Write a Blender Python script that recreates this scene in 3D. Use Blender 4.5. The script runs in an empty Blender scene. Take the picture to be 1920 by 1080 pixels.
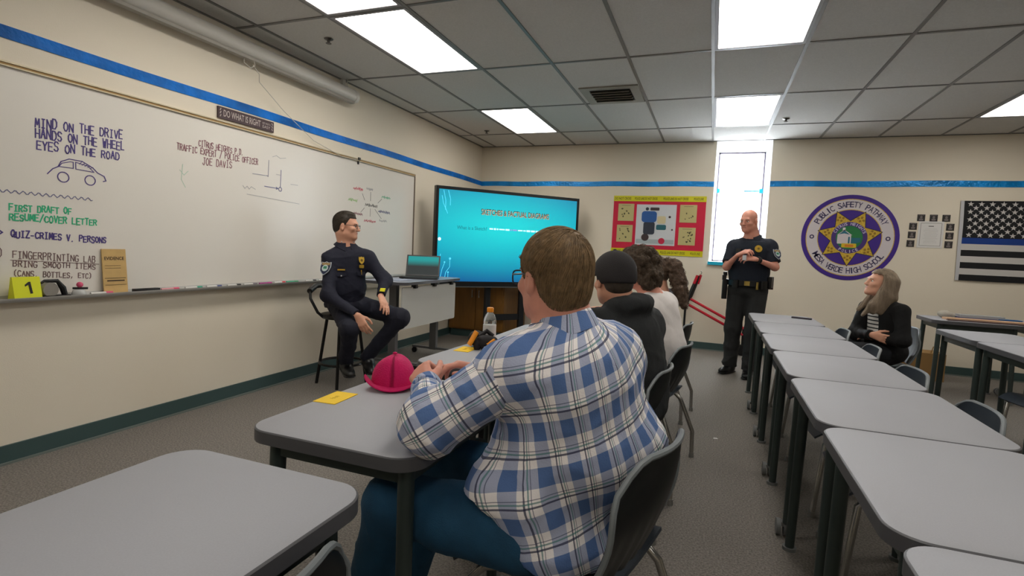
import bpy, bmesh, math, random
import numpy as np
from mathutils import Vector, Matrix
R_ = math.radians
random.seed(4)
S = bpy.context.scene
COL = S.collection
# ---------------------------------------------------------------- camera, world, exposure
YB, H = 7.492, 2.74
cam_d = bpy.data.cameras.new('camera'); cam = bpy.data.objects.new('camera', cam_d); COL.objects.link(cam)
YAW, PIT, ROL = 0.357238, -0.0754568, 0.0449299
def _axes():
    cy, sy, cp, sp = math.cos(YAW), math.sin(YAW), math.cos(PIT), math.sin(PIT)
    f = Vector((-sy*cp, cy*cp, sp)); r0 = Vector((cy, sy, 0)); u0 = r0.cross(f)
    c, s = math.cos(ROL), math.sin(ROL)
    return c*r0+s*u0, -s*r0+c*u0, f
_r, _u, _f = _axes()
cam.matrix_world = Matrix(((_r.x, _u.x, -_f.x, 3.37106), (_r.y, _u.y, -_f.y, 0), (_r.z, _u.z, -_f.z, 1.24045), (0, 0, 0, 1)))
cam_d.sensor_width = 36; cam_d.lens = 996.67/1920*36; cam_d.clip_start = 0.05
S.camera = cam
S.view_settings.view_transform = 'Standard'; S.view_settings.look = 'None'; S.view_settings.gamma = 1
S.view_settings.exposure = 0.0
S.view_settings.use_curve_mapping = False
W = bpy.data.worlds.new('sky'); S.world = W; W.use_nodes = True
W.node_tree.nodes['Background'].inputs[0].default_value = (0.86, 0.94, 1, 1)
W.node_tree.nodes['Background'].inputs[1].default_value = 24.0
LAMP = 7.8          # strength of the fluorescent diffusers

# ---------------------------------------------------------------- materials
def lin(c): return tuple(((v/255)/12.92 if v/255 <= .04045 else ((v/255+.055)/1.055)**2.4) for v in c)
_M = {}
def mat(name, rgb, rough=.6, metal=0., bump=0., bscale=60., var=0., vscale=8., emit=0., trans=0., spec=.5, stretch=None, coat=0, ior=1.45):
    if name in _M: return _M[name]
    m = bpy.data.materials.new(name); m.use_nodes = True; nt = m.node_tree; n = nt.nodes; L = nt.links
    b = n['Principled BSDF']; c = lin(rgb)+(1,)
    b.inputs['Base Color'].default_value = c; b.inputs['Roughness'].default_value = rough
    b.inputs['Metallic'].default_value = metal; b.inputs['Specular IOR Level'].default_value = spec
    b.inputs['Transmission Weight'].default_value = trans; b.inputs['IOR'].default_value = ior
    if coat: b.inputs['Coat Weight'].default_value = coat
    if emit: b.inputs['Emission Color'].default_value = c; b.inputs['Emission Strength'].default_value = emit
    if bump or var:
        tc = n.new('ShaderNodeTexCoord'); src = tc.outputs['Object']
        if stretch:
            mp = n.new('ShaderNodeMapping'); mp.inputs['Scale'].default_value = stretch; L.new(src, mp.inputs[0]); src = mp.outputs[0]
        if var:
            t = n.new('ShaderNodeTexNoise'); t.inputs['Scale'].default_value = vscale; t.inputs['Detail'].default_value = 4; L.new(src, t.inputs['Vector'])
            r = n.new('ShaderNodeMapRange'); r.inputs[1].default_value = .3; r.inputs[2].default_value = .7; r.inputs[3].default_value = 1-var; r.inputs[4].default_value = 1+var
            L.new(t.outputs['Fac'], r.inputs[0])
            mx = n.new('ShaderNodeMix'); mx.data_type = 'RGBA'; mx.blend_type = 'MULTIPLY'; mx.inputs[0].default_value = 1
            mx.inputs[6].default_value = c; L.new(r.outputs[0], mx.inputs[7]); L.new(mx.outputs[2], b.inputs['Base Color'])
        if bump:
            t2 = n.new('ShaderNodeTexNoise'); t2.inputs['Scale'].default_value = bscale; t2.inputs['Detail'].default_value = 3; L.new(src, t2.inputs['Vector'])
            bp = n.new('ShaderNodeBump'); bp.inputs['Strength'].default_value = bump; bp.inputs['Distance'].default_value = .01
            L.new(t2.outputs['Fac'], bp.inputs['Height']); L.new(bp.outputs[0], b.inputs['Normal'])
    _M[name] = m; return m
WALL = mat('wall_paint', (234, 224, 206), .75, bump=.08, bscale=180)
CEIL = mat('ceiling_tile', (206, 203, 198), .9, bump=.25, bscale=220, var=.05, vscale=90)
TBAR = mat('t_bar', (112, 110, 107), .4)
CARPET = mat('carpet', (128, 122, 116), .95, bump=.6, bscale=260, var=.42, vscale=120)
BASEB = mat('baseboard_rubber', (62, 84, 84), .45)
LAM = mat('desk_laminate', (168, 169, 176), .6, var=.03, vscale=300)
EDGE = mat('desk_edge', (84, 84, 88), .5)
LEGM = mat('desk_leg_metal', (58, 68, 66), .42, metal=.25)
BLACK = mat('black_plastic', (20, 20, 22), .45)
CHROME = mat('chrome', (170, 168, 164), .25, metal=.9)
SHELL = mat('chair_shell', (54, 62, 72), .42)
SHELLB = mat('chair_shell_back', (24, 27, 29), .4)
SHELLRIM = mat('chair_rim', (122, 128, 132), .4)
CASTER = mat('caster_grey', (112, 114, 114), .45)
WHITEP = mat('white_paper', (226, 224, 222), .8)
ALU = mat('aluminium', (176, 174, 170), .4, metal=.25)
YELLOWC = mat('yellow_card', (250, 208, 40), .7)
SKIN = mat('skin', (214, 158, 132), .5, var=.06, vscale=25, bump=.03, bscale=300)
SKIN2 = mat('skin_ruddy', (216, 150, 130), .5, var=.08, vscale=25)
LIP = mat('lip_skin', (178, 104, 96), .45)
EYEW = mat('eye_white', (225, 222, 216), .3)
EYED = mat('eye_iris', (46, 36, 30), .2)
HAIRBROWN = mat('hair_brown', (128, 103, 72), .5, var=.35, vscale=60)
HAIRDARK = mat('hair_dark', (64, 55, 46), .5, var=.3, vscale=60)
HAIRCURL = mat('hair_curly_brown', (94, 78, 64), .55, var=.4, vscale=50)
HAIRCURL2 = mat('hair_curly_dark_brown', (100, 80, 66), .55, var=.4, vscale=50)
HAIRGREY = mat('hair_ash_blond', (160, 142, 122), .5, var=.28, vscale=40, stretch=(1, 1, .15))
NAVY = mat('uniform_navy', (19, 21, 40), .8, bump=.12, bscale=160)
NAVY2 = mat('uniform_navy_trousers', (22, 24, 40), .8, bump=.12, bscale=160)
UNIB = mat('uniform_blue_black', (20, 27, 42), .8, bump=.12, bscale=160)
CHAR = mat('uniform_charcoal_trousers', (40, 41, 42), .85, bump=.12, bscale=160)
LEATHER = mat('black_leather', (16, 16, 18), .35)
DENIM = mat('denim', (30, 76, 108), .85, bump=.3, bscale=400, var=.15, vscale=14)
HOODIE = mat('hoodie_cloth', (44, 46, 48), .95, bump=.2, bscale=240)
WHITEC = mat('white_cotton', (222, 216, 214), .9, bump=.12, bscale=220)
KNITB = mat('black_knit', (16, 16, 18), .9, bump=.2, bscale=240)
GOLD = mat('badge_gold', (218, 178, 70), .3, metal=.6)
YTHREAD = mat('yellow_thread', (224, 220, 30), .7)
MAGENTA = mat('magenta_cloth', (198, 4, 92), .8, bump=.25, bscale=200)

# ---------------------------------------------------------------- mesh builder
class MB:
    def __init__(s): s.v = []; s.f = []; s.m = []; s.sm = []
    def add(s, vs, fs, mi=0, sm=False, M=None):
        o = len(s.v)
        for p in vs:
            p = Vector(p); s.v.append(tuple(M @ p) if M is not None else tuple(p))
        for q in fs: s.f.append([i+o for i in q]); s.m.append(mi); s.sm.append(sm)
        return s
    def box(s, c, d, mi=0, M=None, bev=0.):
        x, y, z = d[0]/2, d[1]/2, d[2]/2
        T = Matrix.Translation(c)
        if M is not None: T = M @ T
        if bev > 0:
            return s.prism(rrect(-x, -y, x, y, min(bev, x*.99, y*.99), 3), -z, z, mi, T)
        vs = [(-x,-y,-z),(x,-y,-z),(x,y,-z),(-x,y,-z),(-x,-y,z),(x,-y,z),(x,y,z),(-x,y,z)]
        return s.add(vs, [(0,3,2,1),(4,5,6,7),(0,1,5,4),(1,2,6,5),(2,3,7,6),(3,0,4,7)], mi, False, T)
    def bx(s, x0, x1, y0, y1, z0, z1, mi=0, M=None): return s.box(((x0+x1)/2,(y0+y1)/2,(z0+z1)/2), (x1-x0,y1-y0,z1-z0), mi, M)
    def prism(s, poly, z0, z1, mi=0, M=None, side=None, sm=False):
        n = len(poly); vs = [(x,y,z0) for x,y in poly]+[(x,y,z1) for x,y in poly]
        s.add(vs, [tuple(range(n-1,-1,-1)), tuple(range(n,2*n))], mi, False, M)
        return s.add(vs, [(i,(i+1)%n,(i+1)%n+n,i+n) for i in range(n)], mi if side is None else side, sm, M)
    def tube(s, pts, r, seg=8, mi=0, M=None, cap=True, closed=False):
        P = [Vector(p) for p in pts]; n = len(P); rs = r if isinstance(r, (list, tuple)) else [r]*n
        vs = []; prev = None
        for i in range(n):
            if closed: t = P[(i+1)%n]-P[i-1]
            else: t = P[min(i+1,n-1)]-P[max(i-1,0)]
            t.normalize()
            a = Vector((0,0,1)) if abs(t.z) < .9 else Vector((1,0,0))
            if prev is not None: a = prev
            b = t.cross(a); b.normalize(); a = b.cross(t); a.normalize(); prev = a
            for k in range(seg):
                w = 2*math.pi*k/seg; vs.append(P[i]+(a*math.cos(w)+b*math.sin(w))*rs[i])
        fs = []
        for i in range(n if closed else n-1):
            j = (i+1) % n
            for k in range(seg): fs.append((i*seg+k, i*seg+(k+1)%seg, j*seg+(k+1)%seg, j*seg+k))
        s.add(vs, fs, mi, True, M)
        if cap and not closed: s.add(vs[:seg], [tuple(range(seg-1,-1,-1))], mi, False, M); s.add(vs[-seg:], [tuple(range(seg))], mi, False, M)
        return s
    def cyl(s, a, b, r0, r1=None, seg=16, mi=0, M=None): return s.tube([a, b], [r0, r0 if r1 is None else r1], seg, mi, M)
    def lathe(s, prof, seg=20, mi=0, M=None, sm=True):
        n = len(prof); vs = [(r*math.cos(2*math.pi*k/seg), r*math.sin(2*math.pi*k/seg), z) for r,z in prof for k in range(seg)]
        fs = [(i*seg+k, i*seg+(k+1)%seg, (i+1)*seg+(k+1)%seg, (i+1)*seg+k) for i in range(n-1) for k in range(seg)]
        s.add(vs, fs, mi, sm, M); s.add(vs[:seg], [tuple(range(seg-1,-1,-1))], mi, False, M); s.add(vs[-seg:], [tuple(range(seg))], mi, False, M)
        return s
    def ell(s, c, rad, mi=0, M=None, seg=16, ring=10):
        prof = [(max(math.sin(math.pi*i/ring),.001), -math.cos(math.pi*i/ring)) for i in range(ring+1)]
        T = Matrix.Translation(c) @ Matrix.Diagonal((*rad,1))
        if M is not None: T = M @ T
        return s.lathe(prof, seg, mi, T)
    def grid(s, fn, nu, nv, mi=0, M=None, th=0., mi2=None):
        vs = [fn(i/nu, j/nv) for j in range(nv+1) for i in range(nu+1)]; w = nu+1
        fs = [(j*w+i, j*w+i+1, (j+1)*w+i+1, (j+1)*w+i) for j in range(nv) for i in range(nu)]
        if th:
            V = [Vector(p) for p in vs]; N = [Vector() for _ in V]
            for q in fs:
                nn = (V[q[1]]-V[q[0]]).cross(V[q[3]]-V[q[0]])
                for i in q: N[i] += nn
            o = len(vs); vs = vs+[tuple(V[i]-N[i].normalized()*th) for i in range(o)]
            fs2 = fs+[tuple(reversed([i+o for i in q])) for q in fs]
            b = [i for i in range(w)]+[j*w+nu for j in range(1,nv+1)]+[nv*w+i for i in range(nu-1,-1,-1)]+[j*w for j in range(nv-1,0,-1)]
            rim = [(b[k], b[(k+1)%len(b)], b[(k+1)%len(b)]+o, b[k]+o) for k in range(len(b))]
            s.add(vs, fs, mi, True, M); s.add(vs, fs2[len(fs):], mi if mi2 is None else mi2, True, M); return s.add(vs, rim, mi, True, M)
        return s.add(vs, fs, mi, True, M)
    def build(s, name, mats, parent=None, ang=40, fix=True):
        me = bpy.data.meshes.new(name); me.from_pydata(s.v, [], s.f)
        for m in (mats if isinstance(mats, (list, tuple)) else [mats]): me.materials.append(m)
        me.polygons.foreach_set('material_index', s.m); me.polygons.foreach_set('use_smooth', s.sm)
        bm = bmesh.new(); bm.from_mesh(me); bmesh.ops.remove_doubles(bm, verts=bm.verts, dist=1e-6)
        if fix: bmesh.ops.recalc_face_normals(bm, faces=bm.faces)
        bm.to_mesh(me); bm.free()
        me.set_sharp_from_angle(angle=R_(ang)); me.update()
        o = bpy.data.objects.new(name, me); COL.objects.link(o)
        if parent is not None: o.parent = parent
        return o
def rrect(x0, y0, x1, y1, r, n=6):
    P = []
    for cx, cy, a in ((x1-r,y0+r,-90),(x1-r,y1-r,0),(x0+r,y1-r,90),(x0+r,y0+r,180)):
        for i in range(n+1):
            w = R_(a+90*i/n); P.append((cx+r*math.cos(w), cy+r*math.sin(w)))
    return P
def tag(o, label, cat, group=None, kind=None):
    o['label'] = label; o['category'] = cat
    if group: o['group'] = group
    if kind: o['kind'] = kind
    return o
def struct(o): o['kind'] = 'structure'; return o
def empty(name, loc=(0,0,0), rz=0., label=None, cat=None, group=None):
    o = bpy.data.objects.new(name, None); COL.objects.link(o); o.location = loc; o.rotation_euler = (0,0,rz); o.empty_display_size = .1
    if label: tag(o, label, cat, group)
    return o
KIDS = {}
def copy_tree(o, loc=None, rz=None, label=None, parent=None):
    c = o.copy(); COL.objects.link(c)
    if parent is not None: c.parent = parent
    if loc is not None: c.location = loc
    if rz is not None: c.rotation_euler = (0,0,rz)
    if label: c['label'] = label
    for ch in [x for x in COL.objects if x.parent == o]: copy_tree(ch, parent=c)
    return c
_tc = {}
def text2d(body, size=1., bold=0., align='CENTER', spacing=1.):
    """flat glyph outlines of the built-in font as (verts, faces)"""
    key = (body, round(size,4), bold, align, spacing)
    if key in _tc: return _tc[key]
    cu = bpy.data.curves.new('t', 'FONT'); cu.body = body; cu.size = size; cu.align_x = align; cu.align_y = 'CENTER'; cu.offset = bold; cu.space_character = spacing; cu.resolution_u = 3
    ob = bpy.data.objects.new('t', cu); COL.objects.link(ob)
    me = ob.to_mesh(); vs = [tuple(v.co) for v in me.vertices]; fs = [tuple(p.vertices) for p in me.polygons]
    ob.to_mesh_clear(); bpy.data.objects.remove(ob); bpy.data.curves.remove(cu)
    _tc[key] = (vs, fs); return vs, fs
def frame(o, x, y):
    x = Vector(x).normalized(); y = Vector(y).normalized(); z = x.cross(y)
    return Matrix(((x.x,y.x,z.x,o[0]),(x.y,y.y,z.y,o[1]),(x.z,y.z,z.z,o[2]),(0,0,0,1)))
def put_text(mb, body, w, h, M, mi=0, bold=0.):
    vs, fs = text2d(body, 1., bold)
    if not vs: return
    xs = [v[0] for v in vs]; ys = [v[1] for v in vs]
    sx = w/(max(xs)-min(xs)); sy = h/(max(ys)-min(ys)); cx = (max(xs)+min(xs))/2; cy = (max(ys)+min(ys))/2
    mb.add([((v[0]-cx)*sx, (v[1]-cy)*sy, 0) for v in vs], fs, mi, False, M)
# ---------------------------------------------------------------- room shell
XR, YF = 9.2, -3.2
struct(MB().bx(-.15, XR+.15, YF-.15, YB+.3, -.1, 0).build('floor', CARPET))
struct(MB().bx(-.15, XR+.15, YF-.15, YB+.3, H, H+.1).build('ceiling', CEIL))
struct(MB().bx(-.15, 0, YF-.15, YB+.3, 0, H).build('wall_left', WALL))
struct(MB().bx(XR, XR+.15, YF-.15, YB+.3, 0, H).build('wall_right', WALL))
struct(MB().bx(0, XR, YF-.15, YF, 0, H).build('wall_front', WALL))
WX0, WX1, WZ0 = 3.325, 3.985, 1.165
wb_ = MB(); wb_.bx(0, WX0, YB, YB+.3, 0, H); wb_.bx(WX1, XR, YB, YB+.3, 0, H); wb_.bx(WX0, WX1, YB, YB+.3, 0, WZ0)
struct(wb_.build('wall_back', WALL))
b = MB(); b.bx(0, .012, YF, YB, 0, .1); b.bx(.0, .022, YF, YB, 0, .012, 1); struct(b.build('baseboard_left', [BASEB, mat('baseboard_toe', (112, 120, 116), .5)]))
b = MB(); b.bx(0, XR, YB-.012, YB, 0, .1); b.bx(0, XR, YB-.022, YB, 0, .012, 1); struct(b.build('baseboard_back', [BASEB, _M['baseboard_toe']]))
struct(MB().bx(XR-.012, XR, YF, YB, 0, .1).build('baseboard_right', BASEB))
# ceiling grid
GX, GY, TW, TL = 3.2725, 4.2263, .61, 1.22
LT = {(-4,-2):1, (-4,-1):1, (-4,1):1, (0,-1):1, (0,1):1, (4,1):1, (4,-1):1, (-4,-5):1, (0,-5):1, (4,-5):1, (0,-3):1}
g = MB()
for i in range(-6, 11):
    x = GX+i*TW
    if 0 < x < XR: g.bx(x-.012, x+.012, YF, YB, H-.006, H)
for j in range(-7, 4):
    y = GY+j*TL
    if YF < y < YB: g.bx(0, XR, y-.012, y+.012, H-.005, H)
g.bx(0, .022, YF, YB, H-.006, H); g.bx(0, XR, YB-.022, YB, H-.006, H)
struct(g.build('trim_1', TBAR))
DIFF = mat('light_diffuser', (255, 250, 240), .5, emit=LAMP)
LFRAME = mat('light_frame', (150, 148, 152), .5)
lights = {(-4,-2): 'ceiling light panel nearest the whiteboard projection screen, cut by the top edge of frame', (-4,-1): 'long ceiling light panel above the roller screen end, whole in view',
 (-4,1): 'small far ceiling light panel left of the air vent, near the left back corner', (0,-1): 'large ceiling light panel top centre right, cut by frame, in line with window',
 (0,1): 'far ceiling light panel directly in front of the narrow window', (4,1): 'ceiling light panel at right edge of frame, only its corner showing'}
proto = None
for (i, j) in LT:
    x0, y0 = GX+i*TW, GY+j*TL
    lab = lights.get((i, j), 'ceiling light panel out of view behind or beside the camera')
    if proto is None:
        proto = empty('ceiling_light', (x0+TW/2, y0+TL/2, H), 0, lab, 'ceiling light', 'recessed ceiling light panels')
        f = MB(); w, l = TW/2-.013, TL/2-.013
        for a in ((-w,w,-l,-l+.022),(-w,w,l-.022,l),(-w,-w+.022,-l+.022,l-.022),(w-.022,w,-l+.022,l-.022)): f.bx(*a, -.008, -.0005)
        f.build('light_frame', LFRAME, proto)
        MB().bx(-w+.022, w-.022, -l+.022, l-.022, -.004, -.0005).build('diffuser', DIFF, proto)
    else: copy_tree(proto, (x0+TW/2, y0+TL/2, H), 0, lab)
# vent
v = empty('ceiling_vent', (2.375, 5.18, H), 0, 'square louvred air vent in the ceiling between the light panels', 'vent')
f = MB(); f.bx(-.27, .27, -.27, -.19, -.012, -.0005); f.bx(-.27, .27, .19, .27, -.012, -.0005); f.bx(-.27, -.19, -.19, .19, -.012, -.0005); f.bx(.19, .27, -.19, .19, -.012, -.0005)
f.build('vent_frame', mat('vent_grey', (150, 146, 136), .5), v)
MB().bx(-.19, .19, -.19, .19, -.004, -.0005).build('duct_opening', mat('duct_dark', (36, 34, 32), .9), v)
for k in range(5):
    y = -.15+.075*k; MB().box((0, 0, 0), (.36, .05, .004), 0, Matrix.Translation((0, y, -.016)) @ Matrix.Rotation(R_(35), 4, 'X')).build('slat', _M['vent_grey'], v)
for (x, y, l) in ((.57, 3.34, 'ceiling sprinkler head left of the long light panel'), (.52, 6.44, 'ceiling sprinkler head near the left back corner'), (4.0, 6.4, 'ceiling sprinkler head to the right of the window light panel')):
    s = MB(); s.lathe([(.035,-.003),(.03,-.008),(.012,-.012),(.01,-.03)], 14); s.lathe([(.022,-.034),(.02,-.037)], 10); s.cyl((.009,0,-.012),(.009,0,-.035),.002,seg=6); s.cyl((-.009,0,-.012),(-.009,0,-.035),.002,seg=6)
    o = s.build('sprinkler_head', mat('sprinkler_metal', (96, 92, 88), .4, metal=.6)); o.location = (x, y, H); tag(o, l, 'sprinkler', 'ceiling sprinkler heads')
# window
WFR = mat('window_frame', (196, 190, 205), .4)
YG = YB+.27
win = empty('window_1', (0,0,0)); struct(win)
GX0, GX1, GZ0, GZ1 = 3.362, 3.932, 1.185, 2.635
f = MB(); q0 = [(WX0,YB-.001,WZ0),(WX1,YB-.001,WZ0),(WX1,YB-.001,H),(WX0,YB-.001,H)]; q1 = [(GX0,YG,GZ0),(GX1,YG,GZ0),(GX1,YG,GZ1),(GX0,YG,GZ1)]; q2 = [(WX0-.03,YG+.06,WZ0-.03),(WX1+.03,YG+.06,WZ0-.03),(WX1+.03,YG+.06,H+.03),(WX0-.03,YG+.06,H+.03)]; q3 = [(x,YG+.06,z) for x,_,z in q1]
f.add(q0+q1+q3+q2, [(i,(i+1)%4,(i+1)%4+4,i+4) for i in range(4)]+[(i+4,(i+1)%4+4,(i+1)%4+8,i+8) for i in range(4)]+[(i+8,(i+1)%4+8,(i+1)%4+12,i+12) for i in range(4)])
o = f.build('window_surround', mat('white_drywall', (236, 236, 236), .7), win); o['kind'] = 'structure'
f = MB()
for a in ((GX0,GX0+.016,GZ0,GZ1),(GX1-.016,GX1,GZ0,GZ1),(GX0,GX1,GZ1-.016,GZ1),(GX0,GX1,GZ0,GZ0+.016)): f.bx(a[0],a[1],YG-.004,YG+.03,a[2],a[3])
o = f.build('window_frame', mat('window_frame_dark', (120, 112, 132), .4), win); o['kind'] = 'structure'
gm = mat('window_glass', (255,255,255), .0, trans=1., ior=1.02, spec=.2)
o = MB().bx(GX0+.014, GX1-.014, YG+.01, YG+.016, GZ0+.014, GZ1-.014).build('window_pane', gm, win); o['kind'] = 'structure'
f = MB(); f.bx(WX0-.02, WX1+.02, YB-.03, YB-.001, WZ0-.02, WZ0); o = f.build('window_sill', _M['white_drywall'], win); o['kind'] = 'structure'
# blue foil border tape
FOIL = mat('blue_foil', (0, 106, 196), .45, spec=.2, bump=.6, bscale=30, var=.4, vscale=4)
FOIL_SHEEN = mat('blue_foil_painted_sheen', (0, 136, 214), .3, metal=.2, bump=.8, bscale=34, var=.45, vscale=3)  # same tape; its brighter reflection on the back wall is painted as paler blue
def wavy_strip(p0, p1, h, nrm, name):
    b = MB(); n = 60; p0 = Vector(p0); p1 = Vector(p1); N = Vector(nrm)
    def fn(u, t): return p0.lerp(p1, u)+Vector((0,0,(t-.5)*h+.003*math.sin(u*23)))+N*(.003+.0015*math.sin(u*61)*math.cos(t*5))
    b.grid(fn, n, 3, th=.001)
    return b.build(name, FOIL if nrm[0] else FOIL_SHEEN)
tag(wavy_strip((.001, 1.0, 2.197), (.001, YB-.002, 2.197), .064, (1,0,0), 'border_tape'), 'shiny blue foil border tape running along the whiteboard wall', 'tape', 'blue foil border tapes')
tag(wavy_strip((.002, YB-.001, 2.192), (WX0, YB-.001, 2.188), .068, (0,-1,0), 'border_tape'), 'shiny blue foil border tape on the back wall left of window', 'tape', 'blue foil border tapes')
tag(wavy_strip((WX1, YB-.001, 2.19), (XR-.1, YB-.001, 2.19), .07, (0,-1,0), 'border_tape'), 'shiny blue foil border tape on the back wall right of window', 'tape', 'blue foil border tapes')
CYAN = mat('cyan_tape', (20, 176, 214), .5)
for (x0, x1, z0, z1, l) in ((3.366, 3.40, 2.10, 2.16, 'small cyan tape scrap on the left window jamb'), (3.885, 3.93, 2.10, 2.16, 'small cyan tape scrap on the right window jamb'), (3.70, 3.884, 2.118, 2.135, 'thin faded cyan tape strip crossing the window glass')):
    tag(MB().bx(x0, x1, YG-.010, YG-.006, z0, z1).build('tape_scrap', CYAN), l, 'tape', 'cyan tape scraps on the window')
tag(MB().bx(WX0-.01, WX0+.3, YB-.036, YB-.031, WZ0-.03, WZ0+.012).build('tape_scrap', CYAN), 'cyan tape strip along the window sill behind the standing officer', 'tape', 'cyan tape scraps on the window')

# ---------------------------------------------------------------- handwriting (stroke letters)
G = {'A':['0,0 .5,1 1,0','.2,.4 .8,.4'],'B':['0,0 0,1 .7,1 .9,.8 .7,.53 0,.53','.7,.53 1,.28 .7,0 0,0'],'C':['1,.85 .7,1 .3,1 0,.7 0,.3 .3,0 .7,0 1,.15'],'D':['0,0 0,1 .6,1 1,.7 1,.3 .6,0 0,0'],
'E':['1,1 0,1 0,0 1,0','0,.52 .8,.52'],'F':['1,1 0,1 0,0','0,.52 .8,.52'],'G':['1,.85 .7,1 .3,1 0,.7 0,.3 .3,0 .8,0 1,.2 1,.45 .6,.45'],'H':['0,0 0,1','1,0 1,1','0,.5 1,.5'],'I':['.2,1 .8,1','.5,1 .5,0','.2,0 .8,0'],
'J':['.4,1 1,1','.75,1 .75,.2 .5,0 .2,.05 0,.25'],'K':['0,0 0,1','1,1 0,.45 1,0'],'L':['0,1 0,0 .9,0'],'M':['0,0 .1,1 .5,.3 .9,1 1,0'],'N':['0,0 0,1 1,0 1,1'],'O':['.35,0 0,.3 0,.7 .35,1 .65,1 1,.7 1,.3 .65,0 .35,0'],
'P':['0,0 0,1 .7,1 1,.8 .7,.5 0,.5'],'Q':['.35,0 0,.3 0,.7 .35,1 .65,1 1,.7 1,.3 .65,0 .35,0','.6,.3 1.1,-.1'],'R':['0,0 0,1 .7,1 1,.8 .7,.52 0,.52','.5,.52 1,0'],'S':['1,.85 .7,1 .25,1 0,.78 .25,.53 .75,.47 1,.25 .75,0 .25,0 0,.15'],
'T':['0,1 1,1','.5,1 .5,0'],'U':['0,1 0,.25 .3,0 .7,0 1,.25 1,1'],'V':['0,1 .5,0 1,1'],'W':['0,1 .25,0 .5,.7 .75,0 1,1'],'X':['0,0 1,1','0,1 1,0'],'Y':['0,1 .5,.5 1,1','.5,.5 .5,0'],'Z':['0,1 1,1 0,0 1,0'],
'/':['0,-.1 1,1.1'],'-':['.1,.5 .8,.5'],',':['.4,.1 .2,-.2'],'.':['.3,0 .4,.06'],'(':['.8,1.1 .4,.8 .4,.2 .8,-.1'],')':['.2,1.1 .6,.8 .6,.2 .2,-.1'],'1':['.3,.8 .6,1 .6,0'],'>':['.2,.9 .9,.5 .2,.1']}
_rib = [0]
def ribbon(mb, pts, w, X=.0025):
    for a, b in zip(pts, pts[1:]):
        d = Vector((b[0]-a[0], b[1]-a[1])); L = d.length
        if L < 1e-5: continue
        ang = math.atan2(d.y, d.x)
        _rib[0] = (_rib[0]+1) % 7; M = frame((X+.00022*_rib[0], (a[0]+b[0])/2, (a[1]+b[1])/2), (0, math.cos(ang), math.sin(ang)), (0, -math.sin(ang), math.cos(ang)))
        mb.box((0,0,0), (L+w*.8, w, .0008), 0, M)
def write(mb, text, y0, y1, z0, z1, h, w=.006, slant=.06):
    n = len(text); adv = (y1-y0)/max(n-.3, 1)
    for i, c in enumerate(text):
        t = i/max(n-1, 1); bz = z0+(z1-z0)*t+random.uniform(-.003, .003); by = y0+adv*i
        hh = h*random.uniform(.88, 1.06)
        for st in G.get(c, []):
            pts = [tuple(map(float, q.split(','))) for q in st.split()]
            ribbon(mb, [(by+adv*.7*(px+slant*py), bz+hh*py) for px, py in pts], w)
# whiteboard
wbd = empty('whiteboard', (0, 3.4, .85), 0, 'long white dry-erase board covered in coloured handwriting on the left wall', 'whiteboard')
def rel(o, p): o.parent = p; o.matrix_parent_inverse = Matrix.Translation(-Vector(p.location)); return o
WBY0, WBY1 = .9, 5.55
rel(MB().bx(.001, .002+.0, WBY0, WBY1, .88, 2.03).build('board_surface', mat('whiteboard_enamel', (232, 227, 219), .22, spec=.4)), wbd)
f = MB(); f.bx(.001, .016, WBY0, WBY1, 2.03, 2.036, 1); f.bx(.001, .012, WBY0, WBY1, 2.036, 2.048, 0); f.bx(.001, .018, WBY0, WBY1, 2.048, 2.056, 1); rel(f.build('map_rail', [mat('cork_strip', (172, 140, 92), .8), mat('rail_alu', (196, 184, 156), .4, metal=.3)]), wbd)
f = MB(); f.bx(.001, .012, WBY1-.001, WBY1+.012, .85, 2.056); rel(f.build('side_trim', mat('side_trim_brown', (120, 106, 92), .5)), wbd)
f = MB(); f.prism([(0,0),(.075,0),(.085,.012),(.085,.022),(.07,.012),(.012,.01),(.004,.03),(0,.03)], WBY0, WBY1+.012, 0, frame((.001,0,.85), (1,0,0), (0,0,1)) @ Matrix.Diagonal((1,1,-1,1)))
rel(f.build('marker_tray', ALU), wbd)
PURP = mat('purple_ink', (74, 60, 130), .6); GREEN = mat('green_ink', (46, 180, 130), .6); BROWN = mat('brown_ink', (118, 92, 92), .6); MAROON = mat('maroon_ink', (136, 84, 96), .6); GREYI = mat('faint_grey_ink', (176, 174, 176), .6); BLUEI = mat('blue_grey_ink', (110, 112, 150), .6)
def hand(m, *lines, w=.006, name='handwriting'):
    b = MB()
    for l in lines: write(b, *l, w=w)
    return rel(b.build(name, m), wbd)
hand(PURP, ('MIND ON THE DRIVE', 1.77, 2.21, 1.762, 1.785, .05), ('HANDS ON THE WHEEL', 1.77, 2.22, 1.705, 1.722, .05), ('EYES ON THE ROAD', 1.775, 2.19, 1.648, 1.66, .046))
hand(GREEN, ('FIRST DRAFT OF', 1.65, 1.93, 1.315, 1.318, .034), ('RESUME/COVER LETTER', 1.65, 2.06, 1.268, 1.26, .034))
hand(PURP, ('QUIZ-CRIMES V. PERSONS', 1.655, 2.11, 1.18, 1.16, .034), ('>', 1.60, 1.63, 1.19, 1.19, .03))
b = MB(); write(b, 'FINGERPRINTING LAB', 1.66, 2.05, 1.072, 1.045, .038, .004); write(b, 'BRING SMOOTH ITEMS', 1.66, 2.05, 1.028, 1.008, .03, .004); write(b, '(CANS, BOTTLES, ETC)', 1.66, 2.03, .978, .955, .028, .004); write(b, ')', 1.60, 1.63, 1.08, 1.08, .04, .004); ribbon(b, [(1.65, 1.062), (2.07, 1.036)], .003)
rel(b.build('handwriting', BROWN), wbd)
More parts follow.
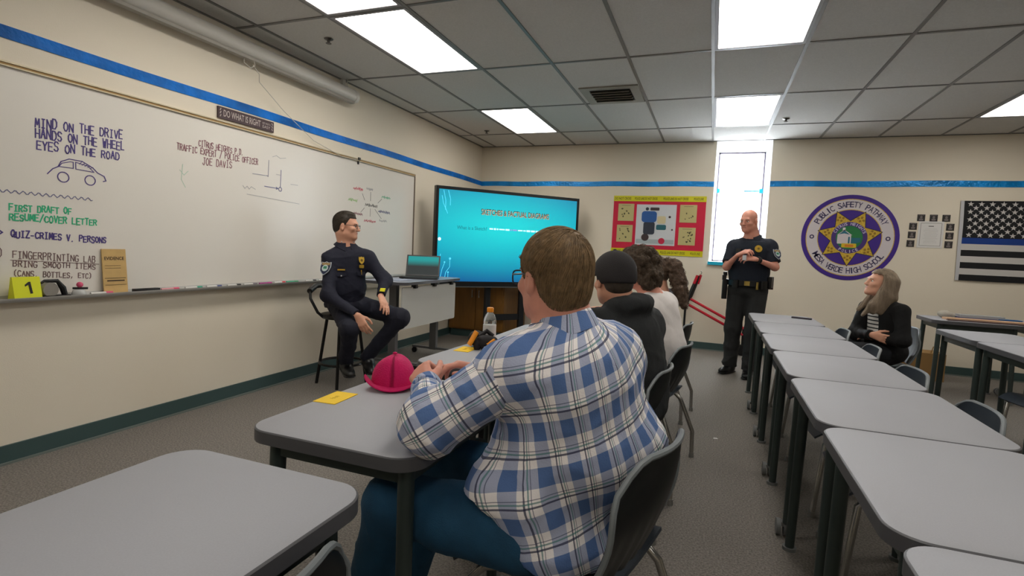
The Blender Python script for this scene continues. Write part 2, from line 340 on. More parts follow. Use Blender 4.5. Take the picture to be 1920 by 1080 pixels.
hand(MAROON, ('CITRUS HEIGHTS P.D.', 2.72, 3.09, 1.845, 1.845, .04), ('TRAFFIC EXPERT / POLICE OFFICER', 2.56, 3.23, 1.79, 1.795, .042), ('JOE DAVIS', 2.75, 2.99, 1.72, 1.733, .05), w=.005)
b = MB()
def arc(cy, cz, r, a0, a1, n=18, e=1.): return [(cy+r*math.cos(R_(a0+(a1-a0)*i/n)), cz+e*r*math.sin(R_(a0+(a1-a0)*i/n))) for i in range(n+1)]
ribbon(b, [(1.82,1.525),(1.845,1.555),(1.87,1.57),(1.885,1.6),(1.925,1.62),(1.99,1.618),(2.045,1.59),(2.07,1.565),(2.105,1.55),(2.115,1.525),(2.10,1.52)], .005)
ribbon(b, [(1.875,1.572),(1.89,1.592),(1.93,1.606),(1.945,1.606),(1.945,1.572),(1.875,1.572)], .004); ribbon(b, [(1.957,1.606),(1.957,1.57),(2.05,1.566),(2.02,1.596),(1.957,1.608)], .004)
for c_ in (1.895, 2.03): ribbon(b, arc(c_, 1.517, .027, 0, 360), .005)
for k in range(5): ribbon(b, [(1.975+.014*k,1.6-.004*k),(1.99+.014*k,1.617-.006*k)], .003)
rel(b.build('car_drawing', PURP), wbd)
b = MB(); ribbon(b, [(1.60+.44*i/60, 1.412+.008*math.sin(i*1.35)-.003*i/60) for i in range(61)], .004); rel(b.build('wavy_line', BLUEI), wbd)
b = MB()
for q in ([(3.18,1.722),(3.33,1.726)],[(3.335,1.72),(3.34,1.85)],[(3.32,1.728),(3.335,1.72)]): ribbon(b, q, .003)
for q in ([(3.30,1.64),(3.44,1.638)],[(3.465,1.655),(3.47,1.79)],[(3.42,1.647),(3.44,1.638),(3.42,1.63)], arc(3.463, 1.635, .016, 0, 360)): ribbon(b, q, .006)
rel(b.build('crossroads_sketch', BLUEI), wbd)
b = MB()
for q in ([(3.58,1.69),(3.66,1.692)],[(3.13,1.56),(3.68,1.535)],[(3.09,1.62),(3.11,1.6),(3.13,1.62),(3.15,1.6),(3.17,1.62),(3.21,1.605)],[(3.38,1.885),(3.42,1.9),(3.46,1.885),(3.52,1.898)],[(3.42,1.75),(3.46,1.75)]): ribbon(b, q, .004)
rel(b.build('faint_sketch_lines', GREYI), wbd)
b = MB(); ribbon(b, [(2.6,1.7),(2.59,1.6),(2.62,1.55)], .004); ribbon(b, [(2.58,1.66),(2.61,1.63),(2.64,1.66)], .004); rel(b.build('faint_green_sketch', mat('pale_green_ink', (184, 208, 190), .7)), wbd)
def blurword(m, y0, y1, z, h, n_):
    b = MB(); k = n_*3; pts = [(y0+(y1-y0)*i/k+random.uniform(-.004,.004), z-.004*i/k+h*(random.uniform(.55,1) if i % 2 else random.uniform(0,.35))) for i in range(k+1)]
    ribbon(b, pts, .005); rel(b.build('scribble', m), wbd)
PINK = mat('red_ink', (206, 96, 110), .6); LIME = mat('lime_ink', (150, 196, 120), .6); DKGREY = mat('dark_ink', (96, 92, 92), .6)
blurword(PINK, 4.41, 4.57, 1.745, .035, 7); blurword(GREYI, 4.63, 4.74, 1.765, .03, 5); blurword(GREEN, 4.9, 5.06, 1.71, .03, 5); blurword(LIME, 4.34, 4.48, 1.63, .03, 5)
blurword(DKGREY, 4.61, 4.82, 1.6, .035, 7); blurword(BLUEI, 4.84, 5.06, 1.55, .032, 8); blurword(MAROON, 4.43, 4.57, 1.5, .028, 6); blurword(PINK, 4.6, 4.8, 1.44, .028, 7); blurword(GREYI, 4.86, 5.0, 1.455, .028, 4)
b = MB()
for q in ([(4.56,1.72),(4.6,1.66)],[(4.7,1.75),(4.7,1.66)],[(4.9,1.7),(4.83,1.65)],[(4.6,1.58),(4.54,1.53)],[(4.7,1.58),(4.7,1.5)],[(4.78,1.58),(4.9,1.49)]): ribbon(b, q, .004)
rel(b.build('web_lines', DKGREY), wbd)
b = MB(); b.bx(.018, .03, 4.455, 4.485, 2.04, 2.065); b.bx(.004, .016, 4.465, 4.48, 2.0, 2.04); rel(b.build('rail_clip', BLACK), wbd)
# sign above the board
sg = empty('wall_sign', (.001, 3.12, 2.113), 0, 'small dark brown wooden sign reading DO WHAT IS RIGHT above the whiteboard', 'sign')
MB().bx(0, .014, -.256, .256, -.041, .041).build('sign_board', mat('sign_brown', (78, 62, 66), .7), sg)
b = MB(); put_text(b, 'DO WHAT IS RIGHT', .335, .048, frame((.0148, -.045, 0), (0,1,0), (0,0,1)), 0, .01); put_text(b, 'NOT WHAT IS', .08, .016, frame((.0148, .18, .012), (0,1,0), (0,0,1))); put_text(b, 'EASY', .075, .022, frame((.0148, .18, -.014), (0,1,0), (0,0,1)))
for s_ in (-1, 1):
    for q in range(3): b.box((0,0,0), (.006, .018, .001), 0, frame((.0148, s_*.238, -.022+.022*q), (0,1,0), (0,0,1)) @ Matrix.Rotation(s_*.5, 4, 'Z'))
b.build('sign_lettering', mat('sign_letters', (196, 184, 178), .7), sg)
# roller projection screen
ps = empty('projection_screen', (.085, 2.4, 2.60), 0, 'long white rolled-up projection screen case hung under the ceiling', 'projector screen')
PSW = mat('screen_case', (200, 196, 188), .35)
prof = [(.055*math.cos(R_(a)), .06*math.sin(R_(a))) for a in range(-60, 241, 15)]
MB().prism(prof, -1.5, 1.88, 0, frame((0,0,0), (1,0,0), (0,0,1)) @ Matrix.Diagonal((1,1,-1,1)), sm=True).build('screen_case', PSW, ps)
MB().bx(-.02, .028, -1.5, 1.86, -.072, -.05).build('pull_bar', mat('pull_bar_grey', (150, 145, 136), .4), ps)
MB().prism([(x*1.06, z*1.06) for x, z in prof], 1.86, 1.9, 0, frame((0,0,0), (1,0,0), (0,0,1)) @ Matrix.Diagonal((1,1,-1,1))).build('end_cap', mat('end_cap_white', (212, 208, 200), .4), ps)
for yy in (1.78, -1.0):
    b = MB(); b.bx(-.06, -.03, yy-.02, yy+.02, -.02, .13); b.bx(-.06, .0, yy-.02, yy+.02, .06, .07); b.tube([(0,yy,.06),(0,yy,.10),(.01,yy,.115),(0,yy,.139)], .004, 6); b.build('bracket', PSW, ps)
b = MB(); b.tube([(.0,.62,-.07),(.02,.60,-.11),(.02,.66,-.13),(.02,.70,-.10),(.02,.69,-.07)], .004, 6); b.tube([(.02,.68,-.10),(.02,.74,-.15),(.0,.76,-.2),(-.04,1.05,-.34),(-.06,1.42,-.5),(-.06,1.8,-.57),(-.065,2.06,-.56)], .003, 6); b.build('pull_cord', mat('cord_white', (206, 200, 190), .7), ps)
# things in the marker tray
TZ = .8625
k = empty('evidence_marker', (.052, 1.685, TZ), 0, 'yellow folded evidence marker tent with a black number one', 'evidence marker')
MB().prism([(-.03,0),(.03,0),(.006,.115),(-.006,.115)], -.06, .06, 0, frame((0,0,0), (1,0,0), (0,0,1)) @ Matrix.Diagonal((1,1,-1,1))).build('tent', mat('marker_yellow', (222, 226, 24), .5), k)
sl = Vector((-.024,0,.115)).normalized(); b = MB(); NM = frame(Vector((.03,0,0))+sl*.06+Vector((.001,.005,0)), (0,1,0), sl); b.prism([(.002,-.031),(.013,-.031),(.013,.031),(.004,.031),(-.014,.018),(-.014,.008),(.002,.017)], 0, .0008, 0, NM @ Matrix.Rotation(.08, 4, 'Z')); b.build('numeral', BLACK, k)
k = empty('tape_dispenser', (.05, 1.81, TZ), 0, 'silver and black tape dispenser with curved black handle in the marker tray', 'tape dispenser')
MB().lathe([(.002,-.02),(.036,-.02),(.04,-.012),(.04,.012),(.036,.02),(.002,.02)], 20, 0, frame((0,-.02,.042), (0,1,0), (0,0,1))).build('tape_roll', mat('dispenser_silver', (176, 172, 164), .25, metal=.5), k)
b = MB(); b.tube([(0,-.06,.075),(0,-.04,.09),(0,.02,.088),(0,.045,.05),(0,.055,.012)], [.006,.008,.011,.016,.014], 8); b.bx(-.02,.02,-.05,.075,0,.012); b.build('handle', BLACK, k)
k = empty('dropper_bottle', (.05, 1.935, TZ), 0, 'small grey dish tool with pink round cap lying beside the dispenser', 'tool')
MB().lathe([(.03,0),(.034,.01),(.028,.03),(.02,.036)], 14).build('body', mat('grey_glass', (190, 192, 192), .2), k); b = MB(); b.cyl((-.02,-.02,.042),(.02,.035,.042),.006,seg=8); b.build('black_bar', BLACK, k); MB().ell((0,.005,.062),(.016,.016,.016)).build('cap', mat('pink_cap', (214, 84, 120), .5), k)
def marker(y, cap, body, ang, lab, x=.045, z=.0075):
    r = empty('marker_pen', (x, y, TZ+z), R_(ang), lab, 'marker', 'markers in the whiteboard tray')
    MB().cyl((0,-.055,0),(0,.03,0),.0075,seg=10).build('barrel', body, r); MB().cyl((0,.03,0),(0,.07,0),.0085,.0075,seg=10).build('cap', cap, r)
WBODY = mat('marker_white', (214, 212, 208), .4)
caps = [(2.05,'pink_cap','pink-capped white marker lying just left of the evidence envelope',WBODY),(2.47,'pink_cap2','pink marker just right of the black eraser in the tray',mat('pink_body',(220,150,158),.5)),(2.64,'teal_cap','white marker with green cap under the maroon handwriting',WBODY),(2.8,'navy_cap','white marker with blue cap under the maroon handwriting',WBODY),(2.97,'black_cap','white marker with black cap left of the magenta one in tray',WBODY),(3.12,'grey_cap','white marker with grey cap, left neighbour of the magenta one',WBODY),(3.27,'magenta_cap','magenta marker in the middle of the tray',mat('magenta_body',(170,60,140),.5)),(3.42,'red_cap','white marker with red cap, left neighbour of the green one',WBODY),(3.56,'green_cap','white and green marker in the middle of the tray',mat('green_body',(60,170,130),.5)),(3.78,'black_cap2','white marker with black cap behind the seated officer side of tray',WBODY),(3.95,'orange_cap','white marker with orange cap left of the seated officer',WBODY),(4.1,'lime_cap','lime marker in the tray just left of the seated officer',mat('lime_body',(150,190,80),.5)),(4.25,'red_cap2','red-capped marker in the tray beside the officer shoulder',WBODY)]
cc = {'pink_cap2':(214,60,100),'teal_cap':(40,150,120),'navy_cap':(70,80,130),'black_cap':(24,24,26),'grey_cap':(120,110,120),'magenta_cap':(190,40,140),'red_cap':(210,60,60),'green_cap':(40,160,100),'black_cap2':(24,24,26),'orange_cap':(220,110,70),'lime_cap':(160,200,60),'red_cap2':(190,70,80)}
for y, c, l, bd in caps: marker(y, _M.get(c) or mat(c, cc[c], .45), bd, random.uniform(-6, 6), l)
k = empty('board_eraser', (.045, 2.32, TZ), 0, 'long black board eraser in the tray right of the envelope', 'eraser')
MB().box((0,0,.012),(.04,.16,.016),0,bev=.008).build('back', BLACK, k); MB().box((0,0,.003),(.042,.15,.006)).build('felt_pad', mat('felt_grey', (70,66,74), .95), k)
k = empty('evidence_envelope', (.03, 2.148, TZ), 0, 'brown paper EVIDENCE envelope standing in the marker tray', 'envelope')
EM = frame((0,0,0), (0,1,0), (-.085,0,1))
MB().box((0,.132,0),(.137,.264,.006),0,EM).build('envelope_body', mat('kraft_paper', (200, 166, 108), .8, var=.06, vscale=20), k)
b = MB(); E2 = EM @ Matrix.Translation((0,0,.0035)); put_text(b, 'EVIDENCE', .112, .02, E2 @ Matrix.Translation((0,.208,0)), 0, .02)
b.box((0,.09,0),(.12,.003,.0006),0,E2); b.box((.002,.075,0),(.1,.007,.0006),0,E2); b.box((-.01,.165,0),(.09,.002,.0006),0,E2); b.box((-.01,.15,0),(.09,.002,.0006),0,E2); b.box((0,.05,0),(.12,.002,.0006),0,E2)
b.build('printed_text', mat('dark_print', (52, 40, 34), .8), k)
# ---------------------------------------------------------------- back wall displays
def on_back(x, z, off=.002): return frame((x, YB-off, z), (1,0,0), (0,0,1))     # local z points into the room (-y)
def on_back_M(x, z, off=.002):
    return Matrix(((1,0,0,x),(0,0,-1,YB-off),(0,1,0,z),(0,0,0,1)))
ph = empty('poster', (2.64, YB, 1.63), 0, 'red poster board edged with yellow police tape on the back wall', 'poster')
def lp(o, p): o.parent = p; o.matrix_parent_inverse = p.matrix_basis.inverted() if False else Matrix.Translation(-Vector(p.location)); return o
lp(MB().box((0,0,0), (1.21,.66,.004), 0, on_back_M(2.64,1.63,.004)).build('red_backing', mat('poster_red', (206, 24, 62), .6)), ph)
YT = mat('police_tape_yellow', (214, 206, 20), .4); BT = mat('tape_print', (70, 66, 14), .6)
for z, nm in ((1.99, 'upper'), (1.268, 'lower')):
    t = lp(MB().box((0,0,0), (1.215,.074,.002), 0, on_back_M(2.64 if nm == 'upper' else 2.637, z, .008)).build('caution_tape', YT), ph)
    b = MB()
    for x, w, s_ in ((2.16,.22,'DO NOT CROSS'),(2.47,.30,'POLICE LINE DO NOT CROSS'),(2.86,.32,'POLICE LINE DO NOT CROSS'),(3.15,.12,'POLICE LINE')): put_text(b, s_, w, .034, on_back_M(x, z, .0095), 0, .015)
    o = b.build('tape_print', BT); o.parent = t
lp(MB().box((0,0,0), (.525,.55,.003), 0, on_back_M(2.616,1.636,.0085)).build('print', mat('print_white', (214, 216, 220), .5)), ph)
b = MB(); P_ = lambda x, z: on_back_M(2.616+x, 1.636+z, .0105)
def disc(r, n=24, e=1.): return [(r*math.cos(2*math.pi*i/n), e*r*math.sin(2*math.pi*i/n)) for i in range(n)]
for poly, x, z, c in ((rrect(-.1,-.075,.1,.075,.04),-.09,.11,0),(rrect(-.075,-.085,.075,.085,.03),-.085,-.045,1),(disc(.05),-.13,-.17,2),(rrect(-.055,-.05,.055,.05,.02),.075,.07,3),(rrect(-.065,-.035,.065,.035,.02),.075,-.03,4),(disc(.042),.09,-.215,5),(disc(.022),-.12,.215,1),(rrect(-.06,-.02,.06,.02,.01),-.02,.215,2),(disc(.016),.18,.11,2),(disc(.012),.22,-.06,2),(rrect(-.25,-.03,.25,.03,.01),0,-.225,6)):
    b.prism(poly, 0, .0006+.0002*(11-c), c, P_(x, z))
lp(b.build('abstract_shapes', [mat('print_blue', (44, 92, 160), .5), mat('print_slate', (52, 58, 72), .5), mat('print_dark', (66, 52, 54), .5), mat('print_cream', (214, 200, 160), .5), mat('print_teal', (38, 100, 112), .5), mat('print_crimson', (196, 30, 66), .5), mat('print_grey', (176, 186, 190), .5)]), ph)
CARD = mat('card_tan', (196, 184, 128), .7); INK = mat('print_ink', (90, 84, 58), .8)
for x, z, m_ in ((2.21,1.80,0),(2.205,1.51,1),(3.03,1.795,2),(3.03,1.495,3)):
    c_ = lp(MB().box((0,0,0), (.215,.235,.003), 0, on_back_M(x, z, .0085)).build('print_card', CARD), ph)
    b = MB()
    for q in range((6, 9, 5, 14)[m_]):
        b.prism(disc(random.uniform(.008,.016), 10, .7), 0, .0006, 0, on_back_M(x+random.uniform(-.07,.07), z+random.uniform(-.085,.07), .0103) @ Matrix.Rotation(random.uniform(0,3), 4, 'Z'))
    b.box((0,.095,0), (.12,.004,.0006), 0, on_back_M(x, z, .0103))
    o = b.build('card_marks', INK); o.parent = c_
# round seal
SX, SZ = 4.90, 1.545
se = empty('wall_seal', (SX, YB, SZ), 0, 'large round purple and gold PUBLIC SAFETY PATHWAY seal on the back wall', 'wall seal')
SM = lambda r, a, off: on_back_M(SX+r*math.sin(a), SZ+r*math.cos(a), off)
PUR = mat('seal_purple', (66, 38, 140), .5); GLD = mat('seal_gold', (206, 172, 60), .45, var=.25, vscale=60); SWH = mat('seal_white', (216, 208, 212), .5); SLET = mat('seal_letters', (58, 50, 92), .5); SGR = mat('seal_green', (38, 124, 70), .5); SBL = mat('seal_blackline', (34, 28, 36), .5)
RS = .515
b = MB()
for r, h_, m_ in ((RS,.004,0),(RS*.905,.0048,1),(RS*.89,.0056,2),(RS*.66,.0064,1),(RS*.645,.0072,0)): b.prism(disc(r, 72), 0, h_, m_, on_back_M(SX, SZ, .001))
lp(b.build('seal_rings', [PUR, GLD, SWH]), se)
def ringtext(b, s, r, h, a0, a1, inner, off, bold=.02, wf=.62):
    n = len(s)
    for i, c in enumerate(s):
        if c == ' ': continue
        a = R_(a0+(a1-a0)*i/(n-1)); M_ = SM(r, a, off) @ Matrix.Rotation(-a if not inner else math.pi-a, 4, 'Z')
        put_text(b, c, h*wf*(.35 if c == 'I' else 1.0 if c not in 'MW' else 1.25), h, M_, 0, bold)
b = MB(); ringtext(b, 'PUBLIC SAFETY PATHWAY', RS*.775, .07, -62, 62, False, .0075, .012); ringtext(b, 'MESA VERDE HIGH SCHOOL', RS*.775, .07, 238, 122, True, .0075, .012)
for sx in (-1, 1):
    q = disc(.026, 20); M_ = on_back_M(SX+sx*RS*.775, SZ, .0072); b.prism(q, 0, .0006, 0, M_); b.prism(disc(.013, 16), 0, .0012, 1, M_)
lp(b.build('seal_lettering', [SLET, SWH]), se)
def star(n, r0, r1, a0=0.): return [((r0 if k % 2 == 0 else r1)*math.sin(a0+math.pi*k/n), (r0 if k % 2 == 0 else r1)*math.cos(a0+math.pi*k/n)) for k in range(2*n)]
def fan(b, poly, z, mi, M):
    b.add([(0,0,z)]+[(x,y,z) for x,y in poly], [(0,i+1,(i+1)%len(poly)+1) for i in range(len(poly))], mi, False, M)
b = MB()
fan(b, star(7, RS*.685, RS*.40, math.pi), .0085, 0, on_back_M(SX, SZ, 0)); fan(b, star(7, RS*.655, RS*.385, math.pi), .0092, 1, on_back_M(SX, SZ, 0))
for k in range(7):
    a = math.pi+2*math.pi*k/7; M_ = SM(RS*.475, a, .0098) @ Matrix.Rotation(-a, 4, 'Z')
    for q in range(4): b.prism(disc(.014, 10), 0, .0004, 2, M_ @ Matrix.Translation((.03*math.cos(q*1.57), .022*math.sin(q*1.57), 0)))
lp(b.build('seal_star', [SBL, GLD, mat('seal_gold_dark', (150, 116, 30), .5)]), se)
b = MB(); C_ = on_back_M(SX, SZ, 0)
b.prism(disc(RS*.37, 40), .009, .0102, 0, C_); b.prism(disc(RS*.275, 40), .0102, .0108, 1, C_)
b.prism([(-.13,-.05),(.0,-.09),(.12,-.05),(.12,.0),(-.13,.0)], .0108, .0112, 3, C_)
b.prism(rrect(-.125,-.075,.02,.03,.008), .0112, .0118, 2, C_); b.prism([(-.13,.03),(-.055,.095),(.03,.03)], .0112, .0119, 2, C_); b.prism(rrect(-.075,.075,-.045,.12,.006), .0112, .0119, 2, C_)
b.prism([(-.115,.035),(-.055,.085),(.01,.035),(-.055,.05)], .0119, .0122, 3, C_); b.prism(rrect(-.01,-.07,.008,.01,.003), .0118, .0122, 3, C_)
b.prism(rrect(-.075,-.12,.08,-.07,.008), .0119, .0124, 4, C_); b.prism(rrect(-.04,-.112,.05,-.082,.006), .0124, .0127, 5, C_)
lp(b.build('seal_emblem', [mat('seal_dusk', (72, 50, 120), .5), SGR, SWH, mat('seal_teal', (40, 110, 130), .5), mat('seal_yellow', (220, 190, 40), .5), mat('seal_orange', (216, 128, 40), .5)]), se)
b = MB(); ringtext(b, 'CITRUS HEIGHTS', RS*.325, .036, -66, 66, False, .0108, .02, .7); ringtext(b, 'POLICE', RS*.322, .034, 212, 148, True, .0108, .02, .7)
lp(b.build('emblem_lettering', mat('emblem_letters', (206, 200, 224), .5)), se)
# memorial paper and dark photo cards
pp = empty('notice_paper', (5.71, YB, 1.61), 0, 'white framed notice sheet in the middle of the dark photo cards', 'notice')
MB().box((0,0,0), (.245,.31,.003), 0, Matrix(((1,0,0,0),(0,0,-1,-.002),(0,1,0,0),(0,0,0,1)))).build('sheet', WHITEP, pp)
b = MB(); N_ = Matrix(((1,0,0,0),(0,0,-1,-.0042),(0,1,0,0),(0,0,0,1)))
for (x, y, w, h) in ((0,.13,.2,.003),(0,-.13,.2,.003),(-.1,0,.003,.26),(.1,0,.003,.26),(0,.095,.05,.008)): b.box((x,y,0), (w,h,.0006), 0, N_)
for q in range(11): b.box((0,.065-.016*q,0), (random.uniform(.1,.15),.0025,.0006), 1, N_)
b.build('printed_lines', [mat('dark_grey_print', (84, 80, 80), .8), mat('pale_print', (190, 188, 188), .8)], pp)
DKC = mat('photo_card_dark', (46, 42, 42), .5); DKG = mat('photo_card_grey', (120, 112, 110), .6)
cl = ['left of top row above the notice sheet','middle of top row above the notice sheet','right of top row above the notice sheet','upper one left of the notice sheet','middle one left of the notice sheet','lower one left of the notice sheet','upper one right of the notice sheet','middle one right of the notice sheet','lower one right of the notice sheet']
pc0 = None
for (x, z), l in zip(((5.605,1.80),(5.725,1.80),(5.845,1.80),(5.535,1.70),(5.53,1.60),(5.525,1.50),(5.89,1.70),(5.89,1.60),(5.89,1.50)), cl):
    if pc0 is None:
        pc0 = empty('photo_card', (x, YB, z), 0, 'small dark photo card, '+l, 'photo card', 'dark photo cards around the notice')
        MB().box((0,0,0), (.075,.078,.003), 0, N_).build('card', DKC, pc0)
        b = MB(); N2 = N_ @ Matrix.Translation((0,0,.0018)); b.prism(disc(.013,14,1.2), 0, .0004, 0, N2 @ Matrix.Translation((0,.008,0))); b.prism(rrect(-.02,-.03,.02,-.008,.008), 0, .0004, 0, N2); b.box((0,.031,0), (.055,.005,.0006), 0, N2); b.build('card_print', DKG, pc0)
    else: copy_tree(pc0, (x, YB, z), 0, 'small dark photo card, '+l)
# thin blue line flag
FX0, FX1, FZ0, FZ1 = 6.0, 7.52, 1.10, 2.0
fl = empty('wall_flag', (6.75, YB, 1.55), 0, 'black and white striped flag with one blue stripe hung on back wall', 'flag')
def fpt(u, v, o=0): return (FX0+(FX1-FX0)*u-.006*v+.012*(1-v), YB-.014-.006*math.sin(u*9+v*3)-.004*math.sin(v*11)-o, FZ0+(FZ1-FZ0)*v-.012*u*(1-u)*0)
FB, FW, FBL = mat('flag_black', (26, 26, 30), .8), mat('flag_white', (206, 202, 200), .8), mat('flag_blue', (26, 62, 140), .8)
b = MB()
for s_ in range(13):
    v0, v1 = 1-(s_+1)/13, 1-s_/13; mi = 2 if s_ == 6 else (0 if s_ % 2 == 0 else 1)
    if s_ < 6:
        b.grid(lambda u, v: fpt(.4*u, v0+(v1-v0)*v), 12, 2, 0, th=-.002); b.grid(lambda u, v: fpt(.4+.6*u, v0+(v1-v0)*v), 16, 2, mi, th=-.002)
    else: b.grid(lambda u, v: fpt(u, v0+(v1-v0)*v), 28, 2, mi, th=-.002)
lp(b.build('flag_cloth', [FB, FW, FBL]), fl)
b = MB()
for r in range(9):
    for c in range(6 if r % 2 == 0 else 5):
        u = .4*(c+.6+(0 if r % 2 == 0 else .5))/6.1; v = 1-(r+.85)/9.6*6/13-.0
        p = fpt(u, v, .004); fan(b, star(5, .031, .0125), 0, 0, Matrix(((1,0,0,p[0]),(0,0,-1,p[1]),(0,1,0,p[2]),(0,0,0,1))))
lp(b.build('flag_stars', FW), fl)
b = MB()
b.grid(lambda u, v: fpt(-.022+.022*u, v, .001), 2, 10, 0, th=-.003); lp(b.build('header_band', mat('flag_header', (196, 196, 200), .8)), fl)
# ---------------------------------------------------------------- front corner: display, cabinet, desk, laptop
A_, B_ = Vector((.22, 5.7, 0)), Vector((1.61, 7.2, 0)); dX = (B_-A_).normalized(); TWd = (B_-A_).length; nF = Vector((dX.y, -dX.x, 0))
TM = Matrix(((dX.x, 0, nF.x, 0), (dX.y, 0, nF.y, 0), (0, 1, 0, 0), (0,0,0,1)))   # local x along the panel, y up, z out of the screen
mid = (A_+B_)/2
tv = empty('interactive_display', (mid.x, mid.y, 0), 0, 'large wide black-framed interactive display showing a turquoise slide, on a floor stand', 'display')
ZB, ZT = .735, 1.95; TC = (ZB+ZT)/2
hw = TWd/2
b = MB(); b.bx(-hw, hw, ZB, ZT, -.075, -.012); 
for a in ((-hw,-hw+.035,ZB,ZT),(hw-.035,hw,ZB,ZT),(-hw+.035,hw-.035,ZT-.038,ZT),(-hw+.035,hw-.035,ZB,ZB+.06)): b.bx(a[0],a[1],a[2],a[3],-.012,.004)
b.M = None
def tbuild(b, name, m, parent=tv): o = b.build(name, m, parent); o.data.transform(TM); return o
tbuild(b, 'bezel', mat('display_bezel', (22, 24, 28), .35))
tbuild(MB().bx(-hw+.02, hw-.02, ZB-.014, ZB, -.05, .002), 'bottom_trim', mat('display_trim_grey', (92, 96, 98), .4))
# slide: emissive screen, colours of the slide itself
sm = bpy.data.materials.new('slide_screen'); sm.use_nodes = True; nt = sm.node_tree; n = nt.nodes; L = nt.links
pb = n['Principled BSDF']; pb.inputs['Base Color'].default_value = (.01,.02,.02,1); pb.inputs['Roughness'].default_value = .3
at = n.new('ShaderNodeUVMap'); sx = n.new('ShaderNodeSeparateXYZ'); L.new(at.outputs[0], sx.inputs[0])
def math_(op, a, b_=None, c=None):
    q = n.new('ShaderNodeMath'); q.operation = op
    for i, x in enumerate((a, b_, c)):
        if x is None: continue
        if isinstance(x, (int, float)): q.inputs[i].default_value = x
        else: L.new(x, q.inputs[i])
    return q.outputs[0]
dx_ = math_('MULTIPLY', math_('SUBTRACT', sx.outputs[0], .45), .75); dy_ = math_('MULTIPLY', math_('SUBTRACT', sx.outputs[1], .62), 1.25)
rr = math_('SQRT', math_('ADD', math_('POWER', dx_, 2), math_('POWER', dy_, 2)))
cr = n.new('ShaderNodeValToRGB'); L.new(rr, cr.inputs[0]); cr.color_ramp.elements[0].color = lin((26, 220, 226))+(1,); cr.color_ramp.elements[0].position = .1
cr.color_ramp.elements[1].color = lin((12, 96, 156))+(1,); cr.color_ramp.elements[1].position = .8
e_ = cr.color_ramp.elements.new(.42); e_.color = lin((16, 184, 206))+(1,)
L.new(cr.outputs[0], pb.inputs['Emission Color']); pb.inputs['Emission Strength'].default_value = .95
scn = MB(); x0, x1, y0, y1 = -hw+.035, hw-.035, ZB+.06, ZT-.038
scn.add([(x0,y0,.0),(x1,y0,.0),(x1,y1,.0),(x0,y1,.0)], [(0,1,2,3)]); scn.bx(x0,x1,y0,y1,-.01,-.001)
so = scn.build('screen', sm, tv, fix=False); uv = so.data.uv_layers.new(name='UVMap')
for lo in so.data.loops:
    c = so.data.vertices[lo.vertex_index].co; uv.data[lo.index].uv = ((c.x-x0)/(x1-x0), (c.y-y0)/(y1-y0))
so.data.transform(TM)
def scr(u, v): return x0+(x1-x0)*u, y0+(y1-y0)*v
def smat(name, c, e=.9): return mat(name, c, .4, emit=e)
b = MB(); cx_, cy_ = scr(.53, .79); put_text(b, 'SKETCHES & FACTUAL DIAGRAMS', .98, .07, Matrix.Translation((cx_+.008, cy_-.008, .0012)), 1, .02); put_text(b, 'SKETCHES & FACTUAL DIAGRAMS', .98, .07, Matrix.Translation((cx_, cy_, .002)), 0, .0)
o = tbuild(b, 'slide_title', [smat('slide_dark', (34, 44, 52), .6), smat('slide_tan', (176, 146, 116), .8)], so)
b = MB(); cx_, cy_ = scr(.225, .598); put_text(b, 'What is a Sketch?', .40, .044, Matrix.Translation((cx_, cy_, .0015)), 0, .0)
x = scr(.345, 0)[0]; random.seed(9)
while x < scr(.86, 0)[0]:
    w = random.uniform(.02, .085); red = scr(.49,0)[0] < x < scr(.53,0)[0]
    b.box((x+w/2, cy_+.004, .0015), (w, random.uniform(.014,.024), .0006), 2 if red else 1); x += w+.012
tbuild(b, 'slide_text', [smat('slide_teal_dark', (20, 96, 112), .7), smat('slide_white', (196, 244, 255), 1.0), smat('slide_mauve', (120, 140, 190), .9)], so)
b = MB()
for pts in ([(.02,.0),(.035,.13),(.05,.2)],[(.05,.0),(.06,.1),(.085,.16),(.085,.24)],[(.075,.0),(.075,.09)],[(.015,.13),(.022,.3)],[(.03,.99),(.045,.88),(.045,.78)],[(.06,.99),(.075,.9),(.075,.83)],[(.02,.93),(.03,.85),(.06,.74)]):
    P2 = [scr(*q)+(.0012,) for q in pts]
    for a, c in zip(P2, P2[1:]):
        d = Vector(c)-Vector(a); b.box((0,0,0), (d.length,.006,.0006), 0, Matrix.Translation((Vector(a)+Vector(c))/2) @ Matrix.Rotation(math.atan2(d.y,d.x), 4, 'Z'))
for q, r in (((.085,.25),.014),((.05,.21),.01),((.075,.1),.01)): b.prism(disc(r,14), .0012, .002, 0, Matrix.Translation(scr(*q)+(0,)))
tbuild(b, 'slide_circuit_lines', smat('slide_pale', (90, 206, 236), .9), so)
b = MB(); b.prism(disc(.02,18), .001, .002, 0, Matrix.Translation(scr(.012,.46)+(0,))); tbuild(b, 'slide_bright_dot', smat('slide_dot', (214, 236, 255), 1.2), so)
for px in (-.25, .25):
    b = MB(); b.bx(px-.035, px+.035, .07, 1.3, -.135, -.085); tbuild(b, 'stand_post', mat('stand_dark', (38, 40, 44), .4, metal=.3))
    b = MB(); b.bx(px-.03, px+.03, .05, .09, -.33, .22); b.cyl((px-.02,.03,-.30),(px+.02,.03,-.30),.03); b.cyl((px-.02,.03,.19),(px+.02,.03,.19),.03); tbuild(b, 'stand_foot', _M['stand_dark'])
tbuild(MB().bx(-.25, .25, .28, .36, -.13, -.1), 'stand_crossbar', _M['stand_dark'])
